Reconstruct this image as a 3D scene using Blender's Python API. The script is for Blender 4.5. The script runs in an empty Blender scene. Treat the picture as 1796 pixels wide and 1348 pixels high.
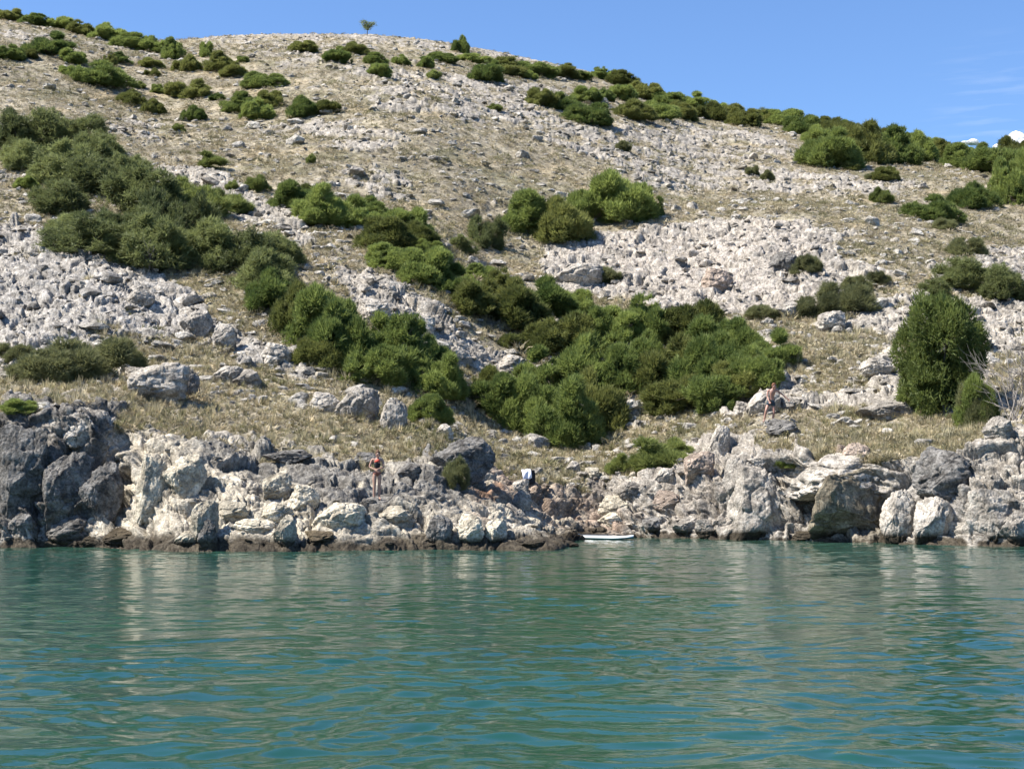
import bpy, math, random
import numpy as np
from mathutils import Vector, Matrix
random.seed(7)
rng = np.random.default_rng(11)
R = math.radians
S = bpy.context.scene
f4 = np.float32

# ------------------------------------------------------------------ camera
FPX, CX, CY, HCAM = 2594.0, 898.0, 674.0, 2.2          # focal length in photo pixels
PITCH = math.atan(172 / FPX)
cam_d = bpy.data.cameras.new('camera'); cam = bpy.data.objects.new('camera', cam_d)
S.collection.objects.link(cam); S.camera = cam
cam_d.sensor_width = 36; cam_d.lens = FPX / 1796 * 36
cam_d.clip_start = 0.1; cam_d.clip_end = 20000
cam.location = (0, 0, HCAM); cam.rotation_euler = (R(90) + PITCH, 0, 0)

# ------------------------------------------------------------------ light
SUN_AZ, SUN_EL = R(-104), R(52)          # azimuth from +Y (away from camera), negative = left
sd = Vector((math.sin(SUN_AZ) * math.cos(SUN_EL), math.cos(SUN_AZ) * math.cos(SUN_EL), math.sin(SUN_EL)))
sun_d = bpy.data.lights.new('sun', 'SUN'); sun = bpy.data.objects.new('sun', sun_d)
S.collection.objects.link(sun)
sun_d.energy = 5.0; sun_d.angle = R(0.5); sun_d.color = (1.0, 0.94, 0.85)
sun.rotation_euler = (-sd).to_track_quat('-Z', 'Y').to_euler()
S.view_settings.view_transform = 'Standard'; S.view_settings.look = 'None'
S.view_settings.exposure = 1.15; S.view_settings.gamma = 1.0
S.cycles.use_adaptive_sampling = True
S.cycles.adaptive_threshold = 0.02
S.cycles.max_bounces = 6; S.cycles.diffuse_bounces = 3; S.cycles.glossy_bounces = 3
S.cycles.transmission_bounces = 3; S.cycles.transparent_max_bounces = 6

w = bpy.data.worlds.new('World'); S.world = w; w.use_nodes = True
nt = w.node_tree; nt.nodes.clear()
def N(nt, t, **kw):
    n = nt.nodes.new(t)
    for k, v in kw.items(): setattr(n, k, v)
    return n
def L(nt, a, b): nt.links.new(a, b)
out = N(nt, 'ShaderNodeOutputWorld'); bg = N(nt, 'ShaderNodeBackground')
sky = N(nt, 'ShaderNodeTexSky', sky_type='NISHITA')
sky.sun_disc = False; sky.sun_elevation = SUN_EL; sky.sun_rotation = SUN_AZ
sky.air_density = 1.0; sky.dust_density = 0.3; sky.ozone_density = 2.5; sky.altitude = 0
# faint streaks of high cirrus, a band of thin cloud low in one part of the sky
tc = N(nt, 'ShaderNodeTexCoord')
mp = N(nt, 'ShaderNodeMapping'); mp.inputs['Scale'].default_value = (14, 14, 130)
mp.inputs['Rotation'].default_value = (0, R(4), 0)
nz = N(nt, 'ShaderNodeTexNoise'); nz.inputs['Scale'].default_value = 1.6; nz.inputs['Detail'].default_value = 6
L(nt, tc.outputs['Generated'], mp.inputs[0]); L(nt, mp.outputs[0], nz.inputs['Vector'])
rp = N(nt, 'ShaderNodeValToRGB'); rp.color_ramp.elements[0].position = .50; rp.color_ramp.elements[1].position = .78
L(nt, nz.outputs[0], rp.inputs[0])
dv = Vector(((1760 - CX) / FPX, 1, (846 - 188) / FPX)).normalized()
dp = N(nt, 'ShaderNodeVectorMath', operation='DISTANCE'); dp.inputs[1].default_value = dv
sc_ = N(nt, 'ShaderNodeVectorMath', operation='MULTIPLY'); sc_.inputs[1].default_value = (1, 1, 1)
L(nt, tc.outputs['Generated'], dp.inputs[0])
mr = N(nt, 'ShaderNodeMapRange'); mr.inputs['From Min'].default_value = .055; mr.inputs['From Max'].default_value = .01
L(nt, dp.outputs['Value'], mr.inputs[0])
mu = N(nt, 'ShaderNodeMath', operation='MULTIPLY'); L(nt, rp.outputs[0], mu.inputs[0]); L(nt, mr.outputs[0], mu.inputs[1])
mu2 = N(nt, 'ShaderNodeMath', operation='MULTIPLY'); L(nt, mu.outputs[0], mu2.inputs[0]); mu2.inputs[1].default_value = .16
mx = N(nt, 'ShaderNodeMix', data_type='RGBA'); L(nt, mu2.outputs[0], mx.inputs[0])
tint = N(nt, 'ShaderNodeMix', data_type='RGBA', blend_type='MULTIPLY'); tint.inputs[0].default_value = 1
L(nt, sky.outputs[0], tint.inputs[6]); tint.inputs[7].default_value = (.80, .98, 1.24, 1)
L(nt, tint.outputs[2], mx.inputs[6]); mx.inputs[7].default_value = (7, 7.4, 8, 1)
L(nt, mx.outputs[2], bg.inputs[0]); L(nt, bg.outputs[0], out.inputs[0])
bg.inputs[1].default_value = 0.073

# ------------------------------------------------------------------ noise
def _h(ix, iy, iz, seed):
    h = (ix.astype(np.uint32) * np.uint32(374761393) + iy.astype(np.uint32) * np.uint32(668265263)
         + iz.astype(np.uint32) * np.uint32(2147483647) + np.uint32((seed * 1274126177) & 0xffffffff))
    h ^= h >> np.uint32(13); h *= np.uint32(1274126177); h ^= h >> np.uint32(16)
    h *= np.uint32(2246822519); h ^= h >> np.uint32(13)
    return h
def vnoise(P, seed=0):
    """value noise, smooth, -1..1"""
    F = np.floor(P); I = F.astype(np.int32); f = (P - F).astype(f4); f = f * f * f * (f * (f * 6 - 15) + 10)
    r = np.zeros(len(P), f4)
    for dx in (0, 1):
        wx = f[:, 0] if dx else 1 - f[:, 0]
        for dy in (0, 1):
            wy = f[:, 1] if dy else 1 - f[:, 1]
            for dz in (0, 1):
                wz = f[:, 2] if dz else 1 - f[:, 2]
                r += wx * wy * wz * (_h(I[:, 0] + dx, I[:, 1] + dy, I[:, 2] + dz, seed) * f4(2 / 4294967295.0) - 1).astype(f4)
    return r
def fbm(P, octs=4, seed=0, gain=.5, ridged=False):
    r = np.zeros(len(P), f4); a = 1.0; s = 0
    for o in range(octs):
        v = vnoise(P * (2.03 ** o) + o * 17.3, seed + o)
        if ridged: v = 1 - 2 * np.abs(v)
        r += a * v; s += a; a *= gain
    return r / s
def voronoi(P, seed=0, jit=.9):
    """F1, F2, random per cell (3 of them), offset to the nearest point"""
    n = len(P); F1 = np.empty(n, f4); F2 = np.empty(n, f4); H = np.empty(n, np.uint32); DV = np.empty((n, 3), f4)
    for a in range(0, n, 150000):
        p = P[a:a + 150000]; Fl = np.floor(p); I = Fl.astype(np.int32); fr = (p - Fl).astype(f4)
        m = len(p); f1 = np.full(m, 9, f4); f2 = np.full(m, 9, f4); hh = np.zeros(m, np.uint32); dv = np.zeros((m, 3), f4)
        for dx in (-1, 0, 1):
            for dy in (-1, 0, 1):
                for dz in (-1, 0, 1):
                    h = _h(I[:, 0] + dx, I[:, 1] + dy, I[:, 2] + dz, seed)
                    ox = dx + .5 + jit * ((h & 1023) / f4(1023) - .5) - fr[:, 0]
                    oy = dy + .5 + jit * (((h >> 10) & 1023) / f4(1023) - .5) - fr[:, 1]
                    oz = dz + .5 + jit * (((h >> 20) & 1023) / f4(1023) - .5) - fr[:, 2]
                    d = np.sqrt(ox * ox + oy * oy + oz * oz)
                    near = d < f1
                    f2 = np.where(near, f1, np.minimum(f2, d)); f1 = np.where(near, d, f1)
                    hh = np.where(near, h, hh)
                    dv[near, 0] = ox[near]; dv[near, 1] = oy[near]; dv[near, 2] = oz[near]
        F1[a:a + m] = f1; F2[a:a + m] = f2; H[a:a + m] = hh; DV[a:a + m] = dv
    h2 = H * np.uint32(2654435761); h2 ^= h2 >> np.uint32(15)
    r = np.stack([(h2 & 1023), ((h2 >> 10) & 1023), ((h2 >> 20) & 1023)], 1) / f4(511.5) - 1
    return F1, F2, r.astype(f4), DV
def sstep(a, b, x):
    t = np.clip((x - a) / (b - a), 0, 1); return t * t * (3 - 2 * t)
def blocks(P, seed, crack=.16, step=.5, tilt=.8, dome=.15):
    """broken limestone: blocks of uneven height and tilt, parted by cracks"""
    F1, F2, r, dv = voronoi(P, seed)
    t = (dv * r).sum(1) * tilt
    return step * r[:, 0] + t - (1 - sstep(0, crack, F2 - F1)) * .5 - F1 * F1 * dome

# ------------------------------------------------------------------ mesh helpers
def new_mesh(name, V, Fc, mat=None, parent=None, cols=None, smooth=False, link=True, mats=None, midx=None):
    """V (n,3); Fc (m,k) array of equal sided faces"""
    V = np.asarray(V, f4); Fc = np.asarray(Fc, np.int32); m, k = Fc.shape
    me = bpy.data.meshes.new(name)
    me.vertices.add(len(V)); me.vertices.foreach_set('co', V.ravel())
    me.loops.add(m * k); me.loops.foreach_set('vertex_index', Fc.ravel())
    me.polygons.add(m); me.polygons.foreach_set('loop_start', np.arange(0, m * k, k, dtype=np.int32))
    me.polygons.foreach_set('loop_total', np.full(m, k, np.int32))
    me.update(calc_edges=True)
    me.polygons.foreach_set('use_smooth', np.full(m, smooth, bool))
    if cols:
        for nm, c in cols.items():
            c = np.asarray(c, f4)
            if c.ndim == 1:
                at = me.attributes.new(nm, 'FLOAT', 'POINT'); at.data.foreach_set('value', c)
            else:
                c4 = np.ones((len(c), 4), f4); c4[:, :3] = c[:, :3]
                at = me.attributes.new(nm, 'FLOAT_COLOR', 'POINT'); at.data.foreach_set('color', c4.ravel())
    for q in (mats or [mat]):
        if q: me.materials.append(q)
    if midx is not None: me.polygons.foreach_set('material_index', np.asarray(midx, np.int32))
    o = bpy.data.objects.new(name, me)
    if link: S.collection.objects.link(o)
    if parent: o.parent = parent
    return o
def tag(o, label=None, cat=None, group=None, kind=None):
    if label: o['label'] = label
    if cat: o['category'] = cat
    if group: o['group'] = group
    if kind: o['kind'] = kind
    return o
def empty(name, loc, rz=0, s=1):
    o = bpy.data.objects.new(name, None); S.collection.objects.link(o)
    o.location = loc; o.rotation_euler = (0, 0, rz); o.empty_display_size = .3
    if not hasattr(s, '__len__'): s = (s, s, s)
    o.scale = s
    return o
def ico(sub):
    t = (1 + 5 ** .5) / 2
    V = [(-1, t, 0), (1, t, 0), (-1, -t, 0), (1, -t, 0), (0, -1, t), (0, 1, t), (0, -1, -t), (0, 1, -t), (t, 0, -1), (t, 0, 1), (-t, 0, -1), (-t, 0, 1)]
    F = [(0, 11, 5), (0, 5, 1), (0, 1, 7), (0, 7, 10), (0, 10, 11), (1, 5, 9), (5, 11, 4), (11, 10, 2), (10, 7, 6), (7, 1, 8), (3, 9, 4), (3, 4, 2), (3, 2, 6), (3, 6, 8), (3, 8, 9), (4, 9, 5), (2, 4, 11), (6, 2, 10), (8, 6, 7), (9, 8, 1)]
    V = [np.array(v) / np.linalg.norm(v) for v in V]
    for _ in range(sub):
        mid = {}; F2 = []
        def m(a, b):
            k = (min(a, b), max(a, b))
            if k not in mid:
                v = V[a] + V[b]; V.append(v / np.linalg.norm(v)); mid[k] = len(V) - 1
            return mid[k]
        for a, b, c in F:
            x, y, z = m(a, b), m(b, c), m(c, a)
            F2 += [(a, x, z), (b, y, x), (c, z, y), (x, y, z)]
        F = F2
    return np.array(V, f4), np.array(F, np.int32)
def scatter(TV, TF, pos, scale, rot, tilt=None):
    """merge copies of a template: pos (n,3), scale (n,3), rot (n,) about z, tilt (n,3,3) optional"""
    n = len(pos); c, s = np.cos(rot), np.sin(rot)
    V = TV[None] * scale[:, None, :]
    if tilt is not None: V = np.einsum('nij,nkj->nki', tilt, V)
    X = V[..., 0] * c[:, None] - V[..., 1] * s[:, None]; Y = V[..., 0] * s[:, None] + V[..., 1] * c[:, None]
    V = np.stack([X, Y, V[..., 2]], -1) + pos[:, None, :]
    F = TF[None] + (np.arange(n) * len(TV))[:, None, None]
    return V.reshape(-1, 3).astype(f4), F.reshape(-1, TF.shape[1]).astype(np.int32)
def randrot(n, amt):
    ax = rng.normal(size=(n, 3)); ax /= np.linalg.norm(ax, axis=1)[:, None]
    an = rng.uniform(-amt, amt, n); K = np.zeros((n, 3, 3))
    K[:, 0, 1] = -ax[:, 2]; K[:, 0, 2] = ax[:, 1]; K[:, 1, 0] = ax[:, 2]; K[:, 1, 2] = -ax[:, 0]; K[:, 2, 0] = -ax[:, 1]; K[:, 2, 1] = ax[:, 0]
    return np.eye(3)[None] + np.sin(an)[:, None, None] * K + (1 - np.cos(an))[:, None, None] * (K @ K)

# ------------------------------------------------------------------ materials
def material(name):
    m = bpy.data.materials.new(name); m.use_nodes = True; m.node_tree.nodes.clear()
    nt = m.node_tree; o = N(nt, 'ShaderNodeOutputMaterial'); return m, nt, o
def rock_material(name='limestone', attr=True, base=(.5, .48, .45), fine=1.0, hi=1.0):
    m, nt, o = material(name)
    b = N(nt, 'ShaderNodeBsdfPrincipled'); b.inputs['Roughness'].default_value = .92; b.inputs['Specular IOR Level'].default_value = .2
    g = N(nt, 'ShaderNodeNewGeometry')
    oi = N(nt, 'ShaderNodeObjectInfo')
    n1 = N(nt, 'ShaderNodeTexNoise'); n1.inputs['Scale'].default_value = 1.9; n1.inputs['Detail'].default_value = 9; n1.inputs['Roughness'].default_value = .74
    n2 = N(nt, 'ShaderNodeTexNoise'); n2.inputs['Scale'].default_value = 11; n2.inputs['Detail'].default_value = 6; n2.inputs['Roughness'].default_value = .7
    v1 = N(nt, 'ShaderNodeTexVoronoi'); v1.feature = 'DISTANCE_TO_EDGE'; v1.inputs['Scale'].default_value = 3.2
    wv = N(nt, 'ShaderNodeVectorMath', operation='ADD'); wn = N(nt, 'ShaderNodeTexNoise'); wn.inputs['Scale'].default_value = 3
    ws = N(nt, 'ShaderNodeVectorMath', operation='SCALE'); ws.inputs['Scale'].default_value = .16
    L(nt, g.outputs['Position'], wn.inputs['Vector']); L(nt, wn.outputs['Color'], ws.inputs[0])
    L(nt, g.outputs['Position'], wv.inputs[0]); L(nt, ws.outputs[0], wv.inputs[1])
    for n in (n1, n2, v1): L(nt, wv.outputs[0], n.inputs['Vector'])
    # mottling: weathered pale skin against darker lichen
    r1 = N(nt, 'ShaderNodeValToRGB'); r1.color_ramp.elements[0].position = .40; r1.color_ramp.elements[1].position = .60
    r1.color_ramp.elements[0].color = (.38, .362, .338, 1); r1.color_ramp.elements[1].color = (1.12 * hi, 1.10 * hi, 1.06 * hi, 1)
    L(nt, n1.outputs[0], r1.inputs[0])
    r2 = N(nt, 'ShaderNodeValToRGB'); r2.color_ramp.elements[0].position = .40; r2.color_ramp.elements[1].position = .57
    r2.color_ramp.elements[0].color = (.50, .49, .48, 1); r2.color_ramp.elements[1].color = (1.08, 1.08, 1.08, 1)
    L(nt, n2.outputs[0], r2.inputs[0])
    mm = N(nt, 'ShaderNodeMix', data_type='RGBA', blend_type='MULTIPLY'); mm.inputs[0].default_value = 1
    L(nt, r1.outputs[0], mm.inputs[6]); L(nt, r2.outputs[0], mm.inputs[7])
    m2 = N(nt, 'ShaderNodeMix', data_type='RGBA', blend_type='MULTIPLY'); m2.inputs[0].default_value = .9
    if attr:
        at = N(nt, 'ShaderNodeAttribute', attribute_name='col'); L(nt, at.outputs['Color'], m2.inputs[6])
    else:
        # each stone its own tone, and a dark wet foot where it meets the sea
        rr = N(nt, 'ShaderNodeValToRGB'); rr.color_ramp.elements[0].color = tuple(c * .72 for c in base) + (1,); rr.color_ramp.elements[1].color = tuple(min(.8, c * 1.15) for c in base) + (1,)
        L(nt, oi.outputs['Random'], rr.inputs[0])
        sp = N(nt, 'ShaderNodeSeparateXYZ'); L(nt, g.outputs['Position'], sp.inputs[0])
        ad = N(nt, 'ShaderNodeMath', operation='MULTIPLY_ADD'); ad.inputs[1].default_value = -.5
        L(nt, n1.outputs[0], ad.inputs[0]); L(nt, sp.outputs['Z'], ad.inputs[2])
        wr = N(nt, 'ShaderNodeMapRange'); wr.inputs['From Min'].default_value = .0; wr.inputs['From Max'].default_value = .2
        L(nt, ad.outputs[0], wr.inputs[0])
        wm = N(nt, 'ShaderNodeMix', data_type='RGBA'); wm.inputs[6].default_value = (.05, .042, .03, 1)
        L(nt, wr.outputs[0], wm.inputs[0]); L(nt, rr.outputs[0], wm.inputs[7]); L(nt, wm.outputs[2], m2.inputs[6])
    L(nt, mm.outputs[2], m2.inputs[7]); L(nt, m2.outputs[2], b.inputs['Base Color'])
    bu = N(nt, 'ShaderNodeBump'); bu.inputs['Strength'].default_value = .32; bu.inputs['Distance'].default_value = .06 * fine
    bu2 = N(nt, 'ShaderNodeBump'); bu2.inputs['Strength'].default_value = .8; bu2.inputs['Distance'].default_value = .075 * fine
    cr = N(nt, 'ShaderNodeMapRange'); cr.inputs['From Max'].default_value = .12; L(nt, v1.outputs['Distance'], cr.inputs[0])
    L(nt, cr.outputs[0], bu.inputs['Height']); L(nt, n2.outputs[0], bu2.inputs['Height']); L(nt, bu.outputs[0], bu2.inputs['Normal'])
    L(nt, bu2.outputs[0], b.inputs['Normal']); L(nt, b.outputs[0], o.inputs[0])
    return m
def simple(name, col, rough=.6, spec=.3, noise=.12, scale=8):
    m, nt, o = material(name)
    b = N(nt, 'ShaderNodeBsdfPrincipled'); b.inputs['Roughness'].default_value = rough; b.inputs['Specular IOR Level'].default_value = spec
    n = N(nt, 'ShaderNodeTexNoise'); n.inputs['Scale'].default_value = scale; n.inputs['Detail'].default_value = 4
    r = N(nt, 'ShaderNodeValToRGB'); r.color_ramp.elements[0].position = .3; r.color_ramp.elements[1].position = .7
    r.color_ramp.elements[0].color = tuple(c * (1 - noise) for c in col) + (1,); r.color_ramp.elements[1].color = tuple(min(1, c * (1 + noise)) for c in col) + (1,)
    t = N(nt, 'ShaderNodeTexCoord'); L(nt, t.outputs['Object'], n.inputs['Vector'])
    L(nt, n.outputs[0], r.inputs[0]); L(nt, r.outputs[0], b.inputs['Base Color']); L(nt, b.outputs[0], o.inputs[0])
    return m
def leaf_material(name, lo, hi, trans=.5):
    """foliage: colour runs between two greens by leaf (attribute 'v') and by plant"""
    m, nt, o = material(name)
    at = N(nt, 'ShaderNodeAttribute', attribute_name='v'); oi = N(nt, 'ShaderNodeObjectInfo')
    g = N(nt, 'ShaderNodeNewGeometry'); nz = N(nt, 'ShaderNodeTexNoise'); nz.inputs['Scale'].default_value = .9; nz.inputs['Detail'].default_value = 3
    L(nt, g.outputs['Position'], nz.inputs['Vector'])
    a1 = N(nt, 'ShaderNodeMath', operation='MULTIPLY_ADD'); a1.inputs[1].default_value = 1.3; a1.inputs[2].default_value = -.45
    L(nt, nz.outputs[0], a1.inputs[0])
    a2 = N(nt, 'ShaderNodeMath', operation='ADD'); L(nt, a1.outputs[0], a2.inputs[0])
    s2 = N(nt, 'ShaderNodeMath', operation='MULTIPLY'); s2.inputs[1].default_value = .5; L(nt, at.outputs['Fac'], s2.inputs[0]); L(nt, s2.outputs[0], a2.inputs[1])
    a3 = N(nt, 'ShaderNodeMath', operation='MULTIPLY_ADD'); a3.inputs[1].default_value = .6; L(nt, oi.outputs['Random'], a3.inputs[0]); L(nt, a2.outputs[0], a3.inputs[2])
    a4 = N(nt, 'ShaderNodeMath', operation='SUBTRACT'); a4.inputs[1].default_value = .2; L(nt, a3.outputs[0], a4.inputs[0])
    r = N(nt, 'ShaderNodeValToRGB'); r.color_ramp.elements[0].color = lo + (1,); r.color_ramp.elements[1].color = hi + (1,)
    L(nt, a4.outputs[0], r.inputs[0])
    d = N(nt, 'ShaderNodeBsdfPrincipled'); d.inputs['Roughness'].default_value = .6; d.inputs['Specular IOR Level'].default_value = .25
    t = N(nt, 'ShaderNodeBsdfTranslucent'); ms = N(nt, 'ShaderNodeMixShader'); ms.inputs[0].default_value = trans
    L(nt, r.outputs[0], d.inputs['Base Color']); L(nt, r.outputs[0], t.inputs['Color'])
    L(nt, d.outputs[0], ms.inputs[1]); L(nt, t.outputs[0], ms.inputs[2]); L(nt, ms.outputs[0], o.inputs[0])
    return m
def attr_leaf(name, trans=.25):
    m, nt, o = material(name)
    at = N(nt, 'ShaderNodeAttribute', attribute_name='col')
    n = N(nt, 'ShaderNodeTexNoise'); n.inputs['Scale'].default_value = .6; n.inputs['Detail'].default_value = 4
    g = N(nt, 'ShaderNodeNewGeometry'); L(nt, g.outputs['Position'], n.inputs['Vector'])
    r = N(nt, 'ShaderNodeValToRGB'); r.color_ramp.elements[0].position = .3; r.color_ramp.elements[1].position = .7
    r.color_ramp.elements[0].color = (.72, .74, .72, 1); r.color_ramp.elements[1].color = (1.15, 1.13, 1.1, 1)
    L(nt, n.outputs[0], r.inputs[0])
    mm = N(nt, 'ShaderNodeMix', data_type='RGBA', blend_type='MULTIPLY'); mm.inputs[0].default_value = 1
    L(nt, at.outputs['Color'], mm.inputs[6]); L(nt, r.outputs[0], mm.inputs[7])
    d = N(nt, 'ShaderNodeBsdfDiffuse'); t = N(nt, 'ShaderNodeBsdfTranslucent'); ms = N(nt, 'ShaderNodeMixShader'); ms.inputs[0].default_value = trans
    L(nt, mm.outputs[2], d.inputs['Color']); L(nt, mm.outputs[2], t.inputs['Color'])
    L(nt, d.outputs[0], ms.inputs[1]); L(nt, t.outputs[0], ms.inputs[2]); L(nt, ms.outputs[0], o.inputs[0])
    return m

M_ROCK = rock_material()
# ------------------------------------------------------------------ terrain
def elev(py): return math.tan(PITCH + math.atan((CY - py) / FPX))       # Z/Y above the camera
def proj(X, Y, Z):
    """world -> photo pixel"""
    c, s = math.cos(PITCH), math.sin(PITCH); z = Z - HCAM
    dep = Y * c + z * s; up = -Y * s + z * c
    return CX + FPX * X / dep, CY - FPX * up / dep
# columns: x, then seven (row, distance) stations from the waterline up to the foot of the hillside
COLS = [
 (-900, [(956, 52), (930, 52.4), (820, 53), (720, 54), (700, 57), (670, 61), (640, 66)]),
 (0,    [(959, 50.8), (930, 51.1), (820, 51.7), (722, 52.8), (690, 56), (665, 60), (640, 65)]),
 (110,  [(960, 50.6), (930, 50.8), (820, 51.6), (722, 52.6), (695, 56), (665, 60), (640, 65)]),
 (175,  [(961, 50.6), (935, 50.9), (820, 52.2), (728, 53.0), (700, 56), (665, 60), (640, 65)]),
 (215,  [(964, 49.2), (940, 50.4), (850, 53.2), (740, 54.6), (705, 57), (668, 61), (640, 66)]),
 (260,  [(966, 48.0), (935, 49.0), (850, 51.0), (770, 53.6), (722, 57.5), (675, 62), (640, 67)]),
 (340,  [(968, 47.6), (938, 48.6), (850, 51.0), (790, 53.8), (735, 58.0), (680, 63), (645, 67)]),
 (450,  [(967, 47.6), (935, 48.5), (878, 50.6), (830, 53.4), (765, 58.0), (700, 63), (655, 67)]),
 (560,  [(966, 47.7), (935, 48.6), (885, 50.6), (835, 53.2), (780, 57.0), (715, 62), (670, 67)]),
 (660,  [(960, 48.3), (930, 49.0), (880, 50.3), (862, 52.0), (790, 57.5), (735, 62), (690, 67)]),
 (760,  [(960, 48.6), (930, 49.4), (895, 51.2), (862, 53.0), (795, 56.5), (750, 61), (715, 67)]),
 (860,  [(958, 48.8), (932, 49.8), (905, 52.5), (880, 55.5), (830, 60.0), (790, 64), (755, 69)]),
 (930,  [(960, 48.6), (946, 49.8), (934, 53.5), (900, 58.5), (840, 61.0), (800, 65), (765, 70)]),
 (985,  [(962, 48.6), (957, 49.8), (942, 56.5), (912, 60.5), (842, 62.0), (802, 66), (770, 70)]),
 (1012, [(944, 58.0), (941, 58.8), (933, 60.0), (905, 61.2), (840, 62.5), (805, 66), (772, 70)]),
 (1060, [(943, 59.2), (936, 59.6), (925, 60.2), (900, 61.5), (835, 62.8), (800, 66), (768, 70)]),
 (1110, [(942, 59.6), (930, 59.8), (900, 60.2), (858, 61.0), (822, 62.6), (790, 66), (755, 70)]),
 (1200, [(944, 58.6), (930, 58.9), (890, 59.4), (845, 60.4), (800, 62.4), (765, 66), (735, 70)]),
 (1280, [(945, 57.8), (925, 58.1), (870, 58.7), (815, 59.6), (775, 62.0), (745, 65), (720, 69)]),
 (1350, [(946, 57.0), (925, 57.3), (870, 57.9), (805, 58.8), (770, 61.0), (739, 63.5), (700, 68)]),
 (1430, [(948, 56.0), (925, 56.9), (870, 57.5), (805, 57.2), (778, 59.0), (745, 63), (690, 68)]),
 (1520, [(951, 54.6), (925, 55.9), (870, 56.3), (805, 55.9), (778, 58.0), (748, 62), (690, 67)]),
 (1600, [(953, 53.4), (925, 53.8), (870, 54.4), (800, 55.4), (770, 57.6), (745, 61), (690, 66)]),
 (1700, [(956, 51.9), (925, 52.3), (860, 53.0), (790, 54.2), (760, 56.8), (740, 60), (690, 65)]),
 (1796, [(957, 51.4), (925, 51.8), (850, 52.6), (770, 54.0), (745, 57.0), (730, 60), (690, 65)]),
 (2700, [(957, 51.4), (925, 51.8), (850, 52.6), (770, 54.0), (745, 57.0), (730, 60), (690, 65)]),
]
RIDGE = [(-900, -20), (-200, 18), (0, 31), (100, 46), (200, 62), (280, 70), (380, 60), (500, 56), (640, 56), (760, 66), (860, 84), (960, 104), (1060, 126), (1130, 152),
         (1230, 190), (1330, 206), (1430, 222), (1530, 240), (1640, 262), (1796, 288), (2200, 340), (2700, 420)]
DR = 190.0
NSUB = 1.0            # density
step = 1.75 / NSUB
pxs = np.concatenate([np.arange(-620, -40, 9.0), np.arange(-40, 1840, step), np.arange(1840, 2420, 9.0)])
NC = len(pxs)
cx = np.array([c[0] for c in COLS]); st = np.array([[(elev(r), d) for r, d in c[1]] for c in COLS])
def smooth1(v, w_):
    k = np.exp(-.5 * (np.arange(-3 * w_, 3 * w_ + 1) / w_) ** 2); k /= k.sum()
    return np.convolve(np.pad(v, 3 * w_, mode='edge'), k, 'valid')
Dk = np.stack([smooth1(np.interp(pxs, cx, st[:, k, 1]), 6) for k in range(7)], 1)
Ek = np.stack([smooth1(np.interp(pxs, cx, st[:, k, 0]), 6) for k in range(7)], 1)
Zk = HCAM + Ek * Dk
Zk[:, 0] = 0.0
er = smooth1(np.interp(pxs, [r[0] for r in RIDGE], [elev(r[1]) for r in RIDGE]), 14)
zr = HCAM + er * DR
# sub-sea skirt, shore stations, hillside, far side
seg_n = [int(n * NSUB) for n in (14, 20, 42, 40, 40, 34, 36)]
rowsD, rowsZ = [], []
D0 = Dk[:, 0] - 1.6; Z0 = np.full(NC, -1.6)
chD = [D0] + [Dk[:, k] for k in range(7)]; chZ = [Z0] + [Zk[:, k] for k in range(7)]
for k in range(7):
    for t in np.linspace(0, 1, seg_n[k], endpoint=False):
        rowsD.append(chD[k] * (1 - t) + chD[k + 1] * t); rowsZ.append(chZ[k] * (1 - t) + chZ[k + 1] * t)
cvx = .16
def g_hill(s): return s * (1 + cvx) - cvx * s * s
ss = np.linspace(0, 1, 4000); zc = 6 + (60 - 6) * g_hill(ss); dc = 68 + (DR - 68) * ss
ec = (zc - HCAM) / dc; nh = int(470 * NSUB)
sv = np.interp(np.linspace(ec[0], ec[-1], nh), ec, ss)
for s in sv:
    rowsD.append(Dk[:, 6] + (DR - Dk[:, 6]) * s); rowsZ.append(Zk[:, 6] + (zr - Zk[:, 6]) * g_hill(s))
SHORE_ROWS = sum(seg_n); RIDGE_ROW = len(rowsD) - 1
for dd, dz in ((2, .1), (5, 0), (9, -.6), (15, -2), (24, -5), (40, -12), (70, -26), (110, -45), (160, -75)):
    rowsD.append(np.full(NC, DR + dd)); rowsZ.append(zr + dz)
GD = np.array(rowsD); GZ = np.array(rowsZ); NR = len(GD)
A = (pxs - CX) / FPX
GX = GD * A[None, :]
# soften the joins of the profile
for _ in range(6):
    for G in (GD, GZ):
        G[1:-1] = .25 * G[:-2] + .5 * G[1:-1] + .25 * G[2:]
GX = GD * A[None, :]
P = np.stack([GX.ravel(), GD.ravel(), GZ.ravel()], 1).astype(f4)
# broad relief of the hillside
hill_w = np.clip((GD - 64) / 20, 0, 1) * np.clip((DR - GD) / 60, .0, 1)
und = fbm(P * np.array([1 / 26., 1 / 26., 0], f4) + 3.1, 3, 5).reshape(NR, NC)
GZ += hill_w * und * 2.0
P[:, 2] = GZ.ravel()
def normals(X, Y, Z):
    du = np.stack([np.gradient(X, axis=1), np.gradient(Y, axis=1), np.gradient(Z, axis=1)], -1)
    dv = np.stack([np.gradient(X, axis=0), np.gradient(Y, axis=0), np.gradient(Z, axis=0)], -1)
    n = np.cross(du, dv); n /= np.linalg.norm(n, axis=-1, keepdims=True) + 1e-9
    return n
NG = normals(GX, GD, GZ).reshape(-1, 3).astype(f4)
PX, PY = proj(P[:, 0], P[:, 1], P[:, 2])
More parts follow.
